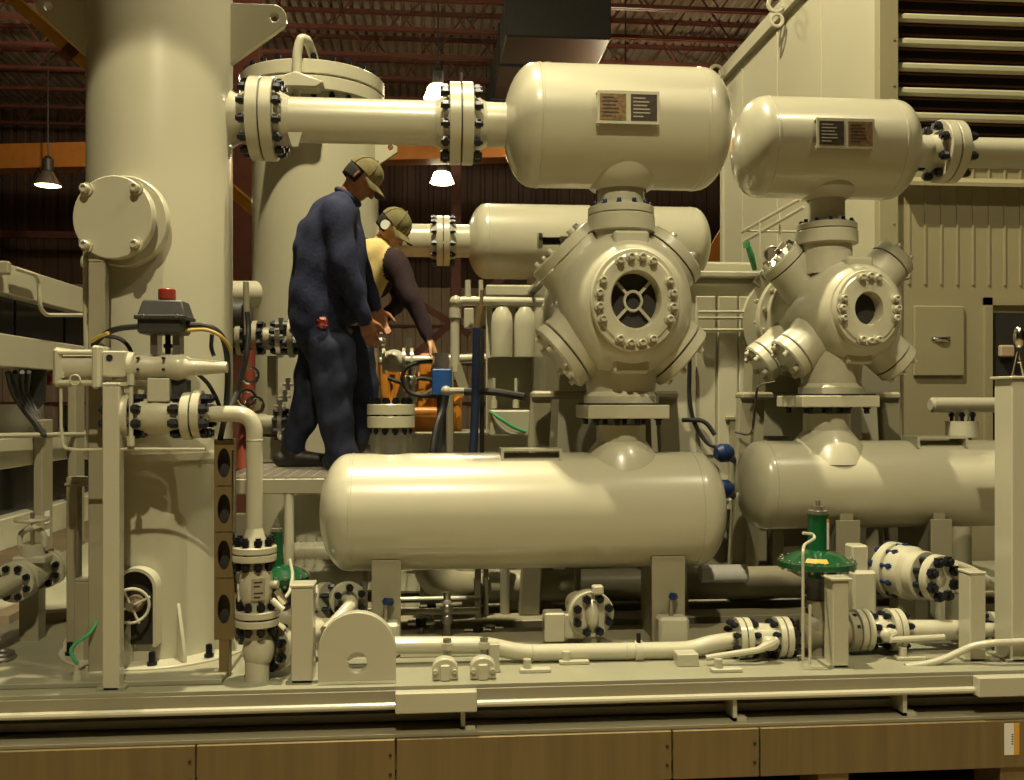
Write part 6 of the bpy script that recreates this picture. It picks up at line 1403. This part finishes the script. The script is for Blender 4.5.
# ---- standing worker in navy work shirt, facing the engine, head bowed
v1 = 5.14
def B(px, py, d=0.0): return P(px, py, v1 + d)
caps = []
SH, JN, SK, BT = 0, 1, 2, 3
for sg in (-1, 1):
    caps += [(B(318, 324, .075 * sg), .150, B(322, 280, .08 * sg), .15, SH), (B(322, 280, .08 * sg), .15, B(330, 232, .09 * sg), .14, SH), (B(330, 232, .09 * sg), .13, B(338, 212, .10 * sg), .105, SH)]
caps += [(B(340, 206, -.12), .075, B(340, 206, .12), .075, SH), (B(307, 312, 0), .11, B(313, 232, 0), .09, SH), (B(345, 305, -.03), .12, B(350, 240, 0), .09, SH)]
caps += [(B(344, 204), .062, B(356, 184), .056, SK), (B(326, 216, -.04), .095, B(311, 248, -.04), .10, SH), (B(326, 216, .04), .095, B(311, 248, .04), .10, SH), (B(334, 208), .085, B(342, 203), .07, SH)]
# near and far arms
caps += [(B(336, 213, -.19), .088, B(345, 268, -.23), .072, SH), (B(345, 268, -.23), .070, B(362, 316, -.18), .052, SH)]
caps += [(B(346, 211, .19), .080, B(360, 265, .22), .062, SH), (B(360, 265, .22), .060, B(374, 305, .12), .046, SH)]
hand(caps, B(365, 317, -.16), Vector((0.25, 0.1, -1)), Vector((1, -0.1, 0.2)), Vector((0.2, 1, 0)), SK, 1.02, 0.3)
hand(caps, B(375, 308, .12), Vector((0.35, 0, -1)), Vector((1, 0.1, 0.2)), Vector((0.2, -1, 0)), SK, 1.02, 0.3)
# hips, legs, boots
for sg in (-1, 1): caps += [(B(322, 338, .07 * sg), .135, B(326, 352, .09 * sg), .115, JN)]
caps += [(B(332, 350, -.10), .135, B(334, 402, -.11), .105, JN), (B(334, 402, -.11), .105, B(340, 446, -.11), .082, JN), (B(340, 446, -.11), .084, B(341, 452, -.11), .086, JN)]
caps += [(B(320, 350, .09), .125, B(309, 402, .11), .095, JN), (B(309, 402, .11), .093, B(294, 442, .13), .07, JN)]
za_ = ZW + 0.045
k1 = B(341, 452, -.11); k2 = B(291, 448, .13)
for k_, dx in ((k1, 1), (k2, 1)):
    a0 = Vector((k_.x - 0.055, k_.y, za_)); caps += [(Vector((k_.x, k_.y, za_ + 0.07)), .056, Vector((k_.x, k_.y, za_ + 0.0)), .046, BT), (a0, .044, Vector((k_.x + 0.06, k_.y, za_)), .046, BT), (Vector((k_.x + 0.06, k_.y, za_)), .046, Vector((k_.x + 0.17, k_.y - 0.02, za_ - 0.006)), .038, BT)]
c, f, u, s_h = head(caps, B(362, 179, -.01), Vector((0.70, -0.15, -0.70)), Vector((0.7, 0, 0.70)), SK, 0)
man1 = person('worker in navy shirt and dark jeans standing with bowed head and olive cap', (B(318, 0).x, v1, ZW), caps, [NAVY, JEANS, SKIN, BOOT], [0.0035, 0.0055, 0, 0.001])
cap_hat(man1, c, f, u, s_h, CAPM, 0.07, 0.25); hair_ring(man1, c, f, u, s_h, HAIR)
part('collar', MB().torus(B(348, 197), (0.55, 0, 0.83), 0.068, 0.016, 24, 8), NAVY, man1)
0 and part('undershirt', MB().ball(B(356, 206, -.03), (0.035, 0.06, 0.05)), WHITE, man1)
part('red_rag', MB().box(B(317, 328, -.235), B(328, 318, -.20), 0.012), RED, man1, bev=0.004, label='red rag in the back pocket')
part('belt', MB().torus(B(321, 331), Z1, 0.152, 0.016, 32, 6), BOOT, man1)
# ---- second worker bent forward, reaching down towards the blue box
v2 = 5.70
def G(px, py, d=0.0): return P(px, py, v2 + d)
caps = []; JK, YS, JN, SK, BT = 0, 1, 2, 3, 4
for sg in (-1, 1):
    caps += [(G(352, 325, .07 * sg), .125, G(358, 296, .07 * sg), .125, YS), (G(358, 296, .07 * sg), .125, G(374, 258, .08 * sg), .12, YS)]
caps += [(G(372, 258, -.10), .10, G(374, 258, .10), .085, YS), (G(366, 290, -.10), .10, G(371, 262, -.10), .10, YS), (G(350, 300, .12), .10, G(362, 252, .12), .095, JK), (G(386, 262, -.04), .085, G(380, 285, .02), .08, JK)]
caps += [(G(376, 250), .058, G(386, 238), .054, SK)]
caps += [(G(394, 262, -.12), .085, G(413, 302, -.22), .066, JK), (G(413, 302, -.22), .060, G(428, 336, -.27), .044, JK)]
caps += [(G(386, 256, .16), .075, G(402, 300, .22), .058, JK), (G(402, 300, .22), .056, G(384, 318, .02), .042, JK)]
hand(caps, G(429, 339, -.27), Vector((0.35, -0.05, -0.9)), Vector((-0.2, -1, 0)), Vector((0.9, 0, 0.3)) * -1, SK, 1.0, 0.25)
hand(caps, G(383, 319, .02), Vector((-0.6, -0.5, -0.6)), Vector((0.3, -1, 0.3)), Vector((-0.5, 0.5, -0.3)), SK, 1.0, 0.35)
for sg in (-1, 1):
    caps += [(G(352, 335, .08 * sg), .125, G(356, 350, .10 * sg), .11, JN), (G(356, 350, .10 * sg), .108, G(366, 398, .12 * sg), .08, JN), (G(366, 398, .12 * sg), .078, G(360, 436, .12 * sg), .06, JN)]
    k_ = G(359, 442, .12 * sg); za_ = ZW + 0.045
    caps += [(Vector((k_.x, k_.y, za_ + 0.08)), .056, Vector((k_.x, k_.y, za_)), .046, BT), (Vector((k_.x - 0.05, k_.y, za_)), .044, Vector((k_.x + 0.06, k_.y, za_)), .046, BT), (Vector((k_.x + 0.06, k_.y, za_)), .046, Vector((k_.x + 0.17, k_.y, za_ - 0.006)), .038, BT)]
c, f, u, s_h = head(caps, G(393, 228, -.02), Vector((0.62, -0.30, -0.72)), Vector((0.72, -0.2, 0.66)), SK, 0)
man2 = person('worker in pale yellow shirt and dark jacket bending to reach the blue solenoid box', (G(358, 0).x, v2, ZW), caps, [SHIRTB, SHIRTY, JEANS, SKIN2, BOOT], [0.004, 0.004, 0.005, 0, 0.001])
cap_hat(man2, c, f, u, s_h, CAPM, 0.07, 0.2); hair_ring(man2, c, f, u, s_h, HAIR)
part('ear_defender', MB().cyl(c + s_h * 0.085 - u * 0.01, c + s_h * 0.105 - u * 0.01, 0.028, seg=18), WHITE, man2)
